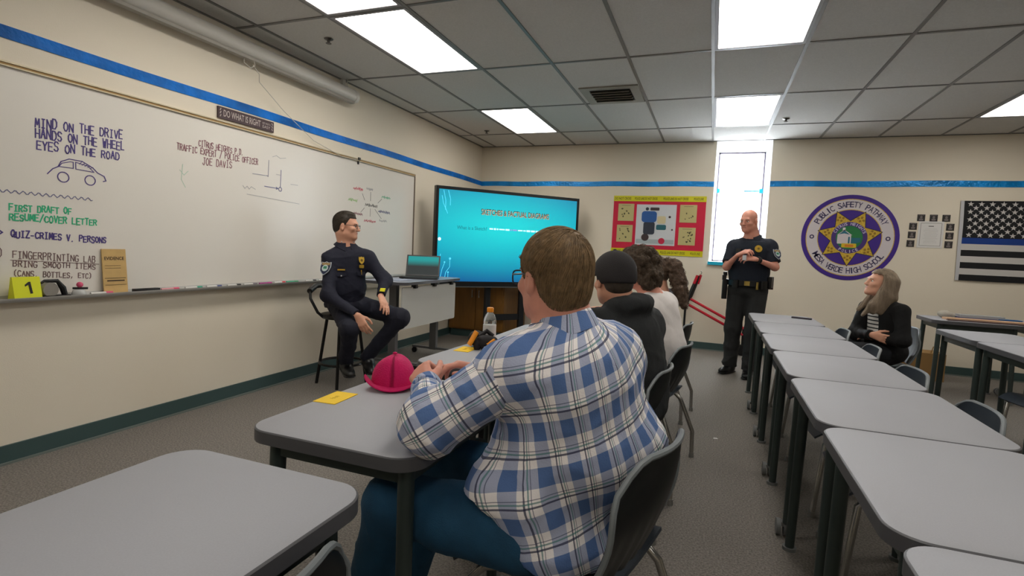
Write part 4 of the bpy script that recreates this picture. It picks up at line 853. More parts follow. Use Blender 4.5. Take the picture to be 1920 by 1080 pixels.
# ---------- hands
def hand(B, wrist, d, n, side, curls=(.5,.55,.6,.7), thumb=.5, sc=1., spread=.05, wr=.024):
    """d fingers direction, n palm normal, thumb on d x n times side"""
    d = nrm(d); n = nrm(np.asarray(n)-d*(np.asarray(n)@d)); s = np.cross(n, d)*side; W = np.array(wrist, float)
    kn = [W+d*(.088*sc)+s*(x*sc) for x in (.027, .009, -.009, -.026)]
    kn[0] = kn[0]-d*.003*sc; kn[3] = kn[3]-d*.012*sc; kn[2] = kn[2]-d*.003*sc
    for i, q in enumerate(kn): B.cap(W+s*((.014, .005, -.005, -.013)[i]*sc)+d*.008, q, .0135*sc, .0115*sc, .014)
    L = [(.040, .025, .021), (.044, .028, .022), (.041, .026, .022), (.032, .020, .019)]
    for i, q in enumerate(kn):
        ang = 0; p = q; sd = s*(spread*(1.5-i))
        for j, l in enumerate(L[i]):
            ang += curls[i]*(.75, 1.1, .7)[j]; dr = nrm(d*math.cos(ang)+n*math.sin(ang)+sd)
            e = p+dr*l*sc; r = (.0094, .0085, .0078, .0070)[j]*sc; r2 = (.0085, .0078, .0068)[j]*sc
            B.cap(p, e, r, r2, .005); p = e
    p = W+d*.022*sc+s*.017*sc+n*.006*sc; t1 = nrm(d*.75+s*.75+n*.35); q = p+t1*.042*sc
    B.cap(p, q, .0145*sc, .0115*sc, .012); t2 = nrm(d*.95+s*(.45-thumb*.5)+n*(.2+thumb*.5)); q2 = q+t2*.032*sc; B.cap(q, q2, .0108*sc, .0098*sc, .006)
    t3 = nrm(d*.95+s*(.25-thumb*.6)+n*(.2+thumb*.5)); B.cap(q2, q2+t3*.026*sc, .0098*sc, .0082*sc, .005)
# ---------- head; local axes x right, y forward, z up; origin at eye level, centre of the skull
class Head:
    def __init__(s, c, f, up=(0,0,1), sc=1.):
        s.c = np.array(c, float); s.y = nrm(f); u = np.array(up, float); s.x = nrm(np.cross(s.y, u)); s.z = np.cross(s.x, s.y); s.sc = sc
        s.A = np.stack([s.x, s.y, s.z])
    def p(s, x, y, z): return s.c+(s.x*x+s.y*y+s.z*z)*s.sc
    def loc(s, P): return ((P-s.c)@s.A.T)/s.sc
    def skull(s, B, fem=False, ear=True):
        k = s.sc; E = lambda c, r, kk=.03, op='u': B.ell(s.p(*c), np.array(r)*k, s.A, kk*k, op)
        C = lambda a, b, ra, rb=None, kk=.012, op='u': B.cap(s.p(*a), s.p(*b), ra*k, (ra if rb is None else rb)*k, kk*k, op)
        E((0,-.014,.032), (.074,.094,.082)); E((0,.025,-.02), (.060,.066,.075)); E((0,.03,-.062), (.050,.055,.045))
        j = .88 if fem else 1.
        C((.046*j,.0,-.062), (.016*j,.070,-.092), .022, .017, .03); C((-.046*j,.0,-.062), (-.016*j,.070,-.092), .022, .017, .03); E((0,.074,-.092), (.022*j,.018,.017), .02)
        C((-.034,.078,.020), (.034,.078,.020), .0125, None, .02)                      # brow
        for sx in (-1, 1):
            E((sx*.032,.094,.0), (.017,.014,.012), .014, 's'); E((sx*.040,.062,-.024), (.024,.024,.018), .02)
            if ear:
                ax = np.stack([s.x, s.y, s.z]); B.ell(s.p(sx*.079,-.008,-.012), np.array((.010,.019,.033))*k, ax, .008*k); B.ell(s.p(sx*.090,-.004,-.010), np.array((.008,.010,.020))*k, ax, .006*k, 's')
        C((0,.088,.012), (0,.106,-.026), .0085, .0115, .012); E((0,.108,-.030), (.012,.011,.009), .008); E((-.011,.098,-.033), (.008,.010,.007), .006); E((.011,.098,-.033), (.008,.010,.007), .006)
        C((-.017,.087,-.056), (.017,.087,-.056), .0075, None, .008); C((-.014,.085,-.068), (.014,.085,-.068), .0075, None, .008)
        C((-.02,.097,-.0615), (.02,.097,-.0615), .0022, None, .004, 's')
        return s
    def details(s, parent, lipmat, browmat, fem=False):
        k = s.sc
        for sx in (-1, 1):
            b = MB(); M_ = Matrix.Translation(Vector(s.p(sx*.032,.0775,.001)-np.array(parent.location))) @ Matrix(((s.x[0],s.y[0],s.z[0],0),(s.x[1],s.y[1],s.z[1],0),(s.x[2],s.y[2],s.z[2],0),(0,0,0,1)))
            b.ell((0,0,0), (.0115*k,.0105*k,.0072*k), 0, M_, 12, 8); b.ell((0,.0072*k,0), (.0056*k,.0042*k,.0056*k), 1, M_, 10, 6)
            b.build('eye', [EYEW, EYED], parent)
            B = Body(); B.cap(s.p(sx*.018,.0925,.019), s.p(sx*.046,.083,.022), .0038*k, .0025*k, .003); V, F = B.mesh(.0016*k); np_mesh('eyebrow', V, F, browmat, parent)
        B = Body(); B.cap(s.p(-.015,.0905,-.0565), s.p(.015,.0905,-.0565), .005*k, None, .002); B.cap(s.p(-.013,.089,-.067), s.p(.013,.089,-.067), .0055*k, None, .002); V, F = B.mesh(.0018*k); np_mesh('lips', V, F, lipmat, parent)
    def glasses(s, parent, m, w=.027, h=.019):
        k = s.sc; b = MB(); L_ = lambda x, y, z: Vector(s.p(x,y,z)-np.array(parent.location))
        for sx in (-1, 1):
            b.tube([L_(sx*.034+w*math.copysign(abs(math.cos(a))**.6, math.cos(a)), .104-.006*abs(math.cos(a)), -.002+h*math.copysign(abs(math.sin(a))**.6, math.sin(a))) for a in [2*math.pi*i/20 for i in range(20)]], .0022*k, 6, closed=True)
            b.tube([L_(sx*(.034+w),.098,.005), L_(sx*.077,.07,.006), L_(sx*.080,.0,.008), L_(sx*.079,-.022,-.006)], .0022*k, 6)
        b.tube([L_(-.008,.105,.004), L_(0,.108,.007), L_(.008,.105,.004)], .002*k, 6)
        return b.build('glasses', m, parent)
    def short_hair(s, B, th=.011, front=.052, top=.052, nape=-.075, side=.02):
        k = s.sc
        B.ell(s.p(0,-.016,.034), np.array((.074+th,.094+th,.083+th))*k, s.A, .01*k); B.ell(s.p(0,-.052,-.025), np.array((.060+th*.6,.05+th*.6,.055))*k, s.A, .03*k)
        def cut(P):
            q = s.loc(P); x, y, z = q[..., 0], q[..., 1], q[..., 2]
            face = np.minimum(y-(side+.45*np.maximum(z-.0, 0)+.0*x), top-z)            # forehead and temples
            ear = np.minimum(np.minimum(y+.035, -.0-z), 1.)                            # below and before the ears
            return np.maximum(np.maximum(face, ear), np.maximum(nape-z, np.minimum(y-front-.02, .07-z)))*k
        B.cut(cut)
def strands(name, B, V, F, flow, m, parent, n=1500, steps=7, step=.006, r=.0007, lift=.0015, seed=1, wave=0., wf=60., sel=None):
    """thin tapering locks walked over the implicit surface along a flow field"""
    rs = np.random.RandomState(seed); N = vnormals(V, F); ok = np.arange(len(V)) if sel is None else np.where(sel(V))[0]
    p = V[rs.choice(ok, n)]+0; path = [p.copy()]; ph = rs.uniform(0, 6.28, n)
    for t in range(steps):
        e = .003; g = np.stack([B.field(p+np.eye(3)[i]*e)-B.field(p-np.eye(3)[i]*e) for i in range(3)], -1); g /= np.linalg.norm(g, axis=1, keepdims=True)+1e-9
        f = flow(p); f = f-g*(f*g).sum(1, keepdims=True); f /= np.linalg.norm(f, axis=1, keepdims=True)+1e-9
        sd = np.cross(g, f)
        p = p+step*f+sd*(wave*np.sin(ph+wf*step*t))[:, None]; d = B.field(p); p = p-g*(d-lift)[:, None]; path.append(p.copy())
    Pt = np.stack(path, 1)            # n, steps+1, 3
    T = np.gradient(Pt, axis=1); T /= np.linalg.norm(T, axis=2, keepdims=True)+1e-9
    rnd = rs.randn(n, 1, 3); a = np.cross(T, rnd); a /= np.linalg.norm(a, axis=2, keepdims=True)+1e-9; b_ = np.cross(T, a)
    tt = np.linspace(0, 1, steps+1); rad = r*(1-.75*tt)[None, :, None]*rs.uniform(.7, 1.4, (n, 1, 1))
    ring = np.stack([Pt+rad*(a*math.cos(w)+b_*math.sin(w)) for w in (0, 2.094, 4.189)], 2)
    VV = ring.reshape(-1, 3); base = (np.arange(n)*(steps+1)*3)[:, None, None]+(np.arange(steps)*3)[None, :, None]
    Q = []
    for k in range(3): k2 = (k+1) % 3; Q.append(np.stack([base[..., 0]+k, base[..., 0]+k2, base[..., 0]+3+k2, base[..., 0]+3+k], -1))
    Q = np.stack(Q, 2).reshape(-1, 4)
    return np.concatenate([V, VV]), np.concatenate([F, Q+len(V)])
def person(label, loc): return empty('person', loc, 0, label, 'person')
def oframe(f, up=(0,0,1)):
    f = nrm(f); u = nrm(np.asarray(up)-f*(np.asarray(up)@f)); r = np.cross(f, u); return r, f, u
def patch(name, mats, parent, pos, nrm_, up, layers):
    """thin layered emblem: layers of (poly, z0, z1, material index)"""
    z = Vector(nrm_).normalized(); u = Vector(up); u = (u-z*u.dot(z)).normalized(); x = u.cross(z)
    p = Vector(pos)-Vector(parent.location); M_ = Matrix(((x.x,u.x,z.x,p.x),(x.y,u.y,z.y,p.y),(x.z,u.z,z.z,p.z),(0,0,0,1)))
    b = MB()
    for poly, z0, z1, mi in layers: b.prism(poly, z0, z1, mi, M_)
    return b.build(name, mats, parent)
def torso(B, J, g=0., k=.06):
    """J: neck, shL, shR, chest(c, (w,d,h)), belly, pelvis; g = how far the cloth stands off"""
    shL, shR = V3(*J['shL']), V3(*J['shR']); x = nrm(shR-shL); up = nrm(V3(*J['neck'])-V3(*J['pelvis'][0])); y = nrm(np.cross(up, x)); z = np.cross(x, y); A = np.stack([x, y, z])
    for nm in ('chest', 'belly', 'pelvis'):
        c, r = J[nm]; A2 = A
        if nm[0]+'axis' in J: x2 = nrm(V3(*J[nm[0]+'axis'],0)); y2 = nrm(np.cross(up, x2)); A2 = np.stack([x2, y2, np.cross(x2, y2)])
        B.ell(c, np.array(r)+g, A2, k)
    if 'extra' in J:
        for c, r in J['extra']: B.ell(c, np.array(r)+g, A, k)
    cc = V3(*J['chest'][0]); r0 = J.get('shr', .055)
    for s_ in (shL, shR):
        m = cc+(s_-cc)*.35; m[2] = s_[2]-.03; B.cap(m, s_, r0+.01+g, r0+g, k); B.cap(V3(*J['neck'])-V3(0,0,.02), s_, .04+g*.6, r0*.85+g*.8, k*.8)
    return A
def arms(B, J, g=0., end=1., r=(.052,.043,.030), k=.03, flat=True, which='LR'):
    for S_ in which:
        a, b, c = (V3(*J[q+S_]) for q in ('sh', 'el', 'wr')); R3 = J.get('armr', r)
        B.cap(a, b, R3[0]+g, R3[1]+g, k)
        if end > .01: B.cap(b, b+(c-b)*end, R3[1]+g, R3[1]+(R3[2]-R3[1])*end+g, k, cb=flat and g > 0)
def legs(B, J, g=0., end=1., r=(.085,.062,.042), k=.04, flat=True):
    R3 = J.get('legr', r)
    for S_ in 'LR':
        a, b, c = (V3(*J[q+S_]) for q in ('hip', 'kn', 'an'))
        B.cap(a, b, R3[0]+g, R3[1]+g, k); B.cap(b, b+(c-b)*end, R3[1]+g, R3[2]+g*1.4, k, cb=flat and g > 0)
def shoes(J, root, m, name='shoe', sc=1.):
    for S_ in 'LR':
        a = V3(*J['an'+S_]); t = nrm(np.array(J['toe'+S_], float)); B = Body(); h = a+V3(0,0,-.045)
        r_, f_, u_ = oframe(t); A = np.stack([r_, f_, u_])
        B.cap(a, a-V3(0,0,.04), .047*sc, .05*sc, .02, ca=True); B.ell(h+f_*-.015*sc+u_*-.01, np.array((.042,.06,.042))*sc, A, .03); B.ell(h+f_*.085*sc-u_*.018, np.array((.047,.105,.036))*sc, A, .04)
        so_ = h-u_*.045*sc
        B.cut(lambda P, so_=so_, u_=u_: (so_-P)@u_)
        V, F = B.mesh(.006); np_mesh(name, V, F, m, root)
        B = Body(); B.cap(so_-f_*.04*sc+u_*.006, so_+f_*.13*sc+u_*.006, .047*sc, .05*sc, .02, flat=(u_, 4.)); V, F = B.mesh(.006); np_mesh(name+'_sole', V, F, LEATHER, root)
def figure(label, J, skin=SKIN, res=.0055, fem=False, hair_over_ear=False, headres=None):
    pc = J['pelvis'][0]; root = person(label, (pc[0], pc[1], 0))
    hd = Head(J['head'], J['face'], J.get('hup', (0,0,1)), J.get('hsc', 1.))
    B = Body(); hd.skull(B, fem)
    nb = V3(*J['neck']); nr = J.get('neckr', .053); B.cap(hd.p(0,-.022,-.06), nb, nr, nr*1.08, .03); B.cap(hd.p(0,-.045,-.03), nb+V3(0,0,.02), .045, nr, .04)
    torso(B, J, -.012); arms(B, J, -.006 if J.get('armr') is None else -.014, flat=False); legs(B, J, -.012, flat=False)
    for S_ in 'LR':
        if 'hand'+S_ in J: hand(B, J['wr'+S_], *J['hand'+S_][:3], **J['hand'+S_][3])
        a = V3(*J['an'+S_]); t = nrm(np.array(J['toe'+S_], float)); B.cap(a-V3(0,0,.03), a-V3(0,0,.045)+t*.06, .022, .018, .02)
    V, F = B.mesh(res); V = smooth(V, F, 1, .4); np_mesh('body', V, F, skin, root)
    return root, hd
def cloth(name, B, res, m, root, amp=.003, freq=28, seed=0, sm=1, uv=None, dirs=None):
    V, F = B.mesh(res); V = smooth(V, F, sm); V = wrinkle(V, F, amp, freq, seed, dirs); V = wrinkle(V, F, amp*.4, freq*2.6, seed+5, dirs)
    return np_mesh(name, V, F, m, root, None if uv is None else uv(V, F))
def belowneck(hd, J, lift=.0):
    n = V3(*J['neck']); return n
def collar(J, root, m, r=.066, h=.035, tilt=None, name='collar'):
    n = V3(*J['neck']); up = nrm(tilt if tilt is not None else V3(*J['head'])-n); r_, f_, u_ = oframe(nrm(np.cross(up, V3(1,.3,0))), up); b = MB()
    b.grid(lambda u, v: tuple(n-np.array(root.location)+u_*(v*h-.012)+(r_*math.cos(6.2832*u)+f_*math.sin(6.2832*u))*(r+.010*(1-v))), 28, 3, th=-.006)
    return b.build(name, m, root)
def shirt_collar(J, root, m, fw, r=.064):
    n = V3(*J['neck']); up = nrm(V3(*J['head'])-n); fw = nrm(fw-up*(fw@up)); rt = np.cross(fw, up); b = MB()
    def f(u, v):     # stand, then a fold lying down over the shoulders, open at the front with two points
        a = R_(14)+(6.2832-R_(28))*u; front = max(0, math.cos(a)); rr_ = r+.034*v+.012*front*v; z = .016*(1-v)-(.018+.036*front**3)*v-.004
        return tuple(n-np.array(root.location)+up*z+(fw*math.cos(a)*1.06+rt*math.sin(a))*rr_)
    b.grid(f, 36, 5, th=.005); return b.build('shirt_collar', m, root)
SHIELD = [(-.032,.04),(-.016,.036),(0,.043),(.016,.036),(.032,.04),(.036,.012),(.03,-.018),(.014,-.036),(0,-.046),(-.014,-.036),(-.03,-.018),(-.036,.012)]
def scl(P, k): return [(x*k, y*k) for x, y in P]
PMATS = [mat('patch_grey', (176, 182, 190), .7), mat('patch_navy', (34, 42, 70), .7), mat('patch_pale', (190, 206, 206), .7), mat('patch_green', (60, 130, 100), .7), mat('patch_tan', (160, 134, 90), .7)]
def shoulder_patch(root, pos, n_, k=1.3): patch('shoulder_patch', PMATS, root, pos, n_, (0,0,1), [(scl(SHIELD,k),-.004,.0012,0),(scl(SHIELD,k*.9),.0012,.0018,1),(rrect(-.027*k,.019*k,.027*k,.034*k,.005),.0018,.0024,4),(disc(.021*k,18),.0018,.0026,2),(scl(rrect(-.012,-.005,.012,.012,.004),k),.0026,.003,3)])
# ================================================================ 1. large person in plaid shirt
J = dict(head=(2.99,1.32,1.170), face=(-.80,.60,-.06), hsc=1.0, neck=(3.025,1.31,1.062), neckr=.062, shL=(2.94,1.195,.945), shR=(3.135,1.42,.965), shr=.062,
 chest=((3.045,1.345,.875),(.185,.15,.19)), belly=((3.075,1.355,.735),(.232,.182,.175)), pelvis=((3.02,1.36,.545),(.205,.165,.13)), baxis=(.82,.57), paxis=(.12,.99), extra=[((3.09,1.275,.92),(.14,.09,.12))],
 elL=(2.765,1.105,.812), wrL=(2.595,1.385,.812), elR=(2.92,1.73,.80), wrR=(2.66,1.66,.815), armr=(.074,.066,.036),
 hipL=(2.97,1.23,.53), hipR=(3.03,1.47,.53), knL=(2.605,1.205,.535), knR=(2.58,1.54,.535), anL=(2.50,1.19,.10), anR=(2.47,1.55,.10), toeL=(-1,.05,0), toeR=(-1,.1,0), legr=(.105,.075,.055),
 handL=((-.66,.64,.30),(.45,.55,-.70),1,dict(curls=(.8,.85,.9,.95),thumb=.25,sc=1.08)), handR=((-.80,-.56,.26),(-.25,-.40,-.85),-1,dict(curls=(.55,.6,.65,.7),thumb=.1,sc=1.06)))
root, hd = figure('large person in a blue and white plaid shirt seated nearest the camera, hands clasped', J, SKIN2, .005)
hd.details(root, LIP, HAIRBROWN); hd.glasses(root, mat('glasses_blue_black', (20, 40, 62), .3))
B = Body(); hd.short_hair(B, .011, nape=-.105); B.p.insert(2, (Body().ell(hd.p(0,-.055,-.045), (.058,.045,.065), hd.A, .02).p[0])); V, F = B.mesh(.006); V = smooth(V, F, 2)
crown = hd.p(.02,-.075,.085)
def flow(P):
    d = P-crown; n_ = np.stack([-d[:,1], d[:,0], 0*d[:,0]], 1); return d/(np.linalg.norm(d,axis=1,keepdims=True)+1e-6)+.9*n_/(np.linalg.norm(n_,axis=1,keepdims=True)+1e-6)*np.exp(-(np.linalg.norm(d,axis=1,keepdims=True)/.06)**2)-np.array([0,0,.25])
V2, F2 = strands('hair', B, V, F, flow, HAIRBROWN, root, 6500, 6, .0065, .0008, .0022, 2, .0006); np_mesh('hair', V2, F2, HAIRBROWN, root)
# plaid cloth: woven bands driven by the cloth's own UV (metres along weft and warp)
pm = bpy.data.materials.new('plaid_flannel'); pm.use_nodes = True; nt = pm.node_tree; n = nt.nodes; L = nt.links; pb = n['Principled BSDF']; pb.inputs['Roughness'].default_value = .9
uvn = n.new('ShaderNodeUVMap'); sx = n.new('ShaderNodeSeparateXYZ'); L.new(uvn.outputs[0], sx.inputs[0])
def band(co, lo, hi, per):
    fr = math_('FRACT', math_('DIVIDE', co, per)); return math_('MULTIPLY', math_('GREATER_THAN', fr, lo), math_('LESS_THAN', fr, hi))
def mixc(a, rgb, f):
    q = n.new('ShaderNodeMix'); q.data_type = 'RGBA'; L.new(f, q.inputs[0]); q.inputs[7].default_value = lin(rgb)+(1,)
    if isinstance(a, tuple): q.inputs[6].default_value = lin(a)+(1,)
    else: L.new(a, q.inputs[6])
    return q.outputs[2]
U, Vv = sx.outputs[0], sx.outputs[1]; PU, PV = .072, .104
u1, v1 = band(U, .0, .44, PU), band(Vv, .0, .42, PV)
c = mixc((246, 241, 241), (150, 162, 196), math_('MULTIPLY', math_('ADD', u1, v1), .82))
c = mixc(c, (80, 112, 166), math_('MULTIPLY', u1, math_('MULTIPLY', v1, .95)))
for co, per in ((U, PU), (Vv, PV)):
    c = mixc(c, (40, 44, 78), math_('MULTIPLY', band(co, .60, .645, per), .85)); c = mixc(c, (70, 128, 128), math_('MULTIPLY', band(co, .70, .735, per), .75)); c = mixc(c, (60, 66, 100), math_('MULTIPLY', band(co, .78, .80, per), .7))
L.new(c, pb.inputs['Base Color'])
wn = n.new('ShaderNodeTexNoise'); wn.inputs['Scale'].default_value = 260; tcx = n.new('ShaderNodeTexCoord'); L.new(tcx.outputs['Object'], wn.inputs['Vector']); bpn = n.new('ShaderNodeBump'); bpn.inputs['Strength'].default_value = .15; bpn.inputs['Distance'].default_value = .01; L.new(wn.outputs[0], bpn.inputs['Height']); L.new(bpn.outputs[0], pb.inputs['Normal'])
def segd(P, a, b):
    ab = b-a; t = np.clip(((P-a)@ab)/(ab@ab), 0, 1); q = P-a-t[:,None]*ab; return np.linalg.norm(q, axis=1), t, q
def sleeve_uv(V, F, s0, e0, w0):
    d0 = nrm(e0-s0); d1 = nrm(w0-e0); P = V[F].reshape(-1, 3); t = np.clip(((P-e0)@d0)/.05*.5+.5, 0, 1)
    dm = nrm(d0+d1*.001); e1 = nrm(np.cross(d0, V3(.3,.2,1))); e2 = np.cross(d0, e1); f1 = nrm(np.cross(d1, V3(.3,.2,1))); f2 = np.cross(d1, f1)
    fore = (np.linalg.norm((P-e0)-np.clip((P-e0)@d1, 0, 9)[:,None]*d1, axis=1) < np.linalg.norm((P-e0)+np.clip(-(P-e0)@d0, 0, 9)[:,None]*d0, axis=1)-.004) & (((P-e0)@d1) > .012)
    fore = np.repeat(fore.reshape(-1, 4).mean(1) > .5, 4); ctr = np.where(fore[:, None], e0, s0)
    th = np.where(fore, np.arctan2((P-e0)@f1, (P-e0)@f2), np.arctan2((P-s0)@e1, (P-s0)@e2)).reshape(-1, 4)
    th = np.where(th-th[:, :1] > 3, th-6.2832, np.where(th-th[:, :1] < -3, th+6.2832, th)).reshape(-1)
    v = np.where(fore, (P-e0)@d1+np.linalg.norm(e0-s0), (P-s0)@d0)
    return np.stack([th*.070+.52, v+.53], 1)
def plaid_uv(V, F):
    C = V[F].mean(1); sL, sR, eL, eR, wL, wR = (V3(*J[k]) for k in ('shL','shR','elL','elR','wrL','wrR'))
    x = nrm(sR-sL); up = nrm(V3(*J['neck'])-V3(3.06,1.36,.5)); y = nrm(np.cross(up, x)); ax = V3(*J['belly'][0])
    segs = [(sL,eL,.075),(eL,wL,.055),(sR,eR,.075),(eR,wR,.055)]
    ds = np.stack([segd(C,a,b)[0]/r for a,b,r in segs], 1); tl = np.minimum.reduce([np.linalg.norm((C-V3(*J[q][0]))/np.array(J[q][1])[None]*1.0, axis=1) for q in ('chest','belly','pelvis')])
    tx = (C-ax)@x; lab = np.full(len(F), 4)
    # the seam sits where the sleeve leaves the shoulder
    for i, s0 in ((0, sL), (2, sR)):
        d0 = nrm(segs[i][1]-s0); lab[(lab == i) & (((C-s0)@d0) < .03)] = 4
    UVs = np.zeros((len(F), 4, 2))
    for i in range(5):
        m = lab == i
        if not m.any(): continue
        P = V[F[m]].reshape(-1, 3)
        if i == 4:
            q = P-ax; th = np.arctan2(q@x, -(q@y)); rr_ = .20; u = np.where(np.abs(th) < 9, th*rr_, 0); v = q@up; 
            th4 = th.reshape(-1, 4); th4 = np.where(th4-th4[:, :1] > 3, th4-6.2832, np.where(th4-th4[:, :1] < -3, th4+6.2832, th4)); u = (th4*rr_).reshape(-1); u, v = u*math.cos(.21)+v*math.sin(.21), -u*math.sin(.21)+v*math.cos(.21)
        else:
            a, b, r = segs[i]; d0 = nrm(b-a); e1 = nrm(np.cross(d0, V3(.3,.2,1))); e2 = np.cross(d0, e1); q = P-a; th = np.arctan2(q@e1, q@e2).reshape(-1, 4)
            th = np.where(th-th[:, :1] > 3, th-6.2832, np.where(th-th[:, :1] < -3, th+6.2832, th)); u = (th*r).reshape(-1)+.03*i; v = q@d0+.02*i
        UVs[m] = np.stack([u, v], 1).reshape(-1, 4, 2)
    return UVs.reshape(-1, 2)+.5
for S_ in 'LR':
    s0, e0, w0 = (V3(*J[k_+S_]) for k_ in ('sh','el','wr')); d0 = nrm(e0-s0); B = Body(); B.cap(s0-d0*.06, e0, .084, .074, .05); B.cap(e0, e0+(w0-e0)*.93, .072, .046, .05, cb=True)
    st_ = s0+d0*.012; B.cut(lambda P, st_=st_, d0=d0: (st_-P)@d0)
    cloth('shirt_sleeve', B, .0055, pm, root, .005, 26, 13, 1, lambda V, F, s0=s0, e0=e0, w0=w0: sleeve_uv(V, F, s0, e0, w0))
B = Body(); torso(B, J, .006, .07)
for S_ in 'LR':
    s0, e0 = V3(*J['sh'+S_]), V3(*J['el'+S_]); B.cap(s0, s0+(e0-s0)*.25, .078, .072, .06)
B.ell((3.02,1.36,.50), (.185,.225,.12), None, .06); B.cap((2.97,1.21,.63), (2.90,1.19,.64), .10, .08, .06)
nk = V3(*J['neck']); nd = nrm(V3(*J['head'])-nk); B.cap(nk-nd*.03, nk+nd*.02, .085, .070, .03); B.cut(lambda P: (P-nk-nd*.016)@nd); B.cap(nk-nd*.03, nk+nd*.04, .060, .064, .006, 's')
B.cut(lambda P: np.minimum(.46+1.05*np.maximum(0, 3.04-P[..., 0]), .63)-P[..., 2])
cloth('plaid_shirt', B, .0065, pm, root, .0055, 24, 3, 2, plaid_uv)
b = MB(); r_, f_, u_ = oframe(nrm(np.cross(nd, V3(1,.3,0))), nd)
def colf(u, v):
    a = 6.2832*u; r = .065+.022*v; z = .024*(1-v)-.036*v*v-.002; return tuple(nk-np.array(root.location)+nd*(z-.004*math.sin(3*a))+(r_*math.cos(a)+f_*math.sin(a))*r)
cg = b.grid(colf, 36, 5, th=.004).build('shirt_collar', pm, root); l = cg.data.uv_layers.new(name='UVMap')
for lo in cg.data.loops:
    co = cg.data.vertices[lo.vertex_index].co; l.data[lo.index].uv = (math.atan2(co.y+root.location.y-nk[1], co.x+root.location.x-nk[0])*.08+.5, co.z*.8)
for S_ in 'LR':
    e, w = V3(*J['el'+S_]), V3(*J['wr'+S_]); d = nrm(w-e); c0 = e+(w-e)*.88; B = Body(); B.cap(c0, c0+d*.05, .049, .047, .01, ca=True, cb=True); V, F = B.mesh(.005); V = wrinkle(V, F, .002, 60, 7); np_mesh('shirt_cuff', V, F, pm, root, np.stack([(V[F].reshape(-1,3)@V3(1,1,0)), V[F].reshape(-1,3)[:,2]], 1))
B = Body(); B.ell((3.0,1.36,.535), (.14,.18,.10), None, .05); legs(B, J, .004); cloth('jeans', B, .007, DENIM, root, .004, 26, 11)
shoes(J, root, mat('sneaker_dark', (40, 42, 46), .6))
# ================================================================ 2. black cap and hoodie
J = dict(head=(2.95,2.46,1.115), face=(-.62,.78,-.12), neck=(3.00,2.46,.985), shL=(2.85,2.36,.905), shR=(3.10,2.60,.905), chest=((3.025,2.48,.82),(.17,.13,.17)), belly=((3.06,2.49,.66),(.17,.135,.16)), pelvis=((3.05,2.5,.53),(.17,.15,.115)),
 elL=(2.70,2.28,.79), wrL=(2.50,2.42,.775), elR=(2.86,2.76,.79), wrR=(2.60,2.62,.775), hipL=(2.99,2.42,.525), hipR=(3.02,2.60,.525), knL=(2.55,2.42,.53), knR=(2.56,2.66,.53), anL=(2.50,2.42,.10), anR=(2.52,2.66,.10), toeL=(-1,0,0), toeR=(-1,.1,0), armr=(.064,.054,.034),
 handL=((-.6,.8,0),(.1,.1,-1),-1,dict(curls=(.3,.3,.35,.4))), handR=((-.9,-.3,0),(0,0,-1),1,dict(curls=(.3,.3,.35,.4))))
root, hd = figure('person in black cap and black hooded sweatshirt sitting behind the plaid shirt person', J, SKIN, .006)
hd.details(root, LIP, HAIRDARK)
B = Body(); hd.short_hair(B, .008, nape=-.07); V, F = B.mesh(.006); np_mesh('hair', V, F, HAIRDARK, root)
B = Body(); B.ell(hd.p(0,-.014,.036), (.094,.112,.098), hd.A, .02); B.ell(hd.p(0,-.06,-.005), (.072,.06,.06), hd.A, .03)
B.cut(lambda P: (lambda q: np.maximum(-.022-q[...,2]+.35*np.maximum(q[...,1],0), np.minimum(.02+.25*q[...,1]-q[...,2], q[...,1]-.0)))(hd.loc(P))); V, F = B.mesh(.006); V = smooth(V, F, 2)
cp = np_mesh('knit_cap', V, F, mat('cap_black_cloth', (42, 39, 41), .85, bump=.2, bscale=240), root)
b = MB(); T_ = Matrix.Translation(Vector(hd.c)-root.location) @ Matrix(((hd.x[0],hd.y[0],hd.z[0],0),(hd.x[1],hd.y[1],hd.z[1],0),(hd.x[2],hd.y[2],hd.z[2],0),(0,0,0,1)))
b.grid(lambda u, v: ((u-.5)*.15*(1-.25*v*v), .092+.075*v*math.sqrt(max(0,1-(2*u-1)**2*.6)), .05-.02*v-.03*(2*u-1)**2), 12, 5, T_ and 0, T_, th=.004); o = b.build('cap_brim', _M['cap_black_cloth'], root)
b = MB(); b.ell((0,-.014,.135), (.008,.008,.005), 0, T_); b.build('cap_button', _M['cap_black_cloth'], root)
B = Body(); torso(B, J, .012, .07); arms(B, J, .010, .95, k=.05); nk = V3(*J['neck']); nd = nrm(V3(*J['head'])-nk)
B.cap(nk-nd*.02, nk+nd*.03, .07, .068, .04); B.ell(nk+V3(.058,-.024,.030), (.068,.075,.048), None, .035); B.ell(nk+V3(.085,.03,.03), (.06,.07,.05), None, .03); B.ell(nk+V3(.01,-.075,.02), (.06,.04,.045), None, .03)
B.cap(nk+nd*.005, nk+nd*.09, .052, .064, .01, 's'); B.cut(lambda P: .47-P[...,2]); cloth('hooded_sweatshirt', B, .0075, HOODIE, root, .0045, 26, 21, 2)
B = Body(); B.ell(J['pelvis'][0], (.17,.15,.11), None, .05); legs(B, J, .006); cloth('trousers', B, .009, mat('dark_trousers', (34, 36, 42), .9), root, .003, 26, 11)
shoes(J, root, mat('sneaker_dark', (40, 42, 46), .6))
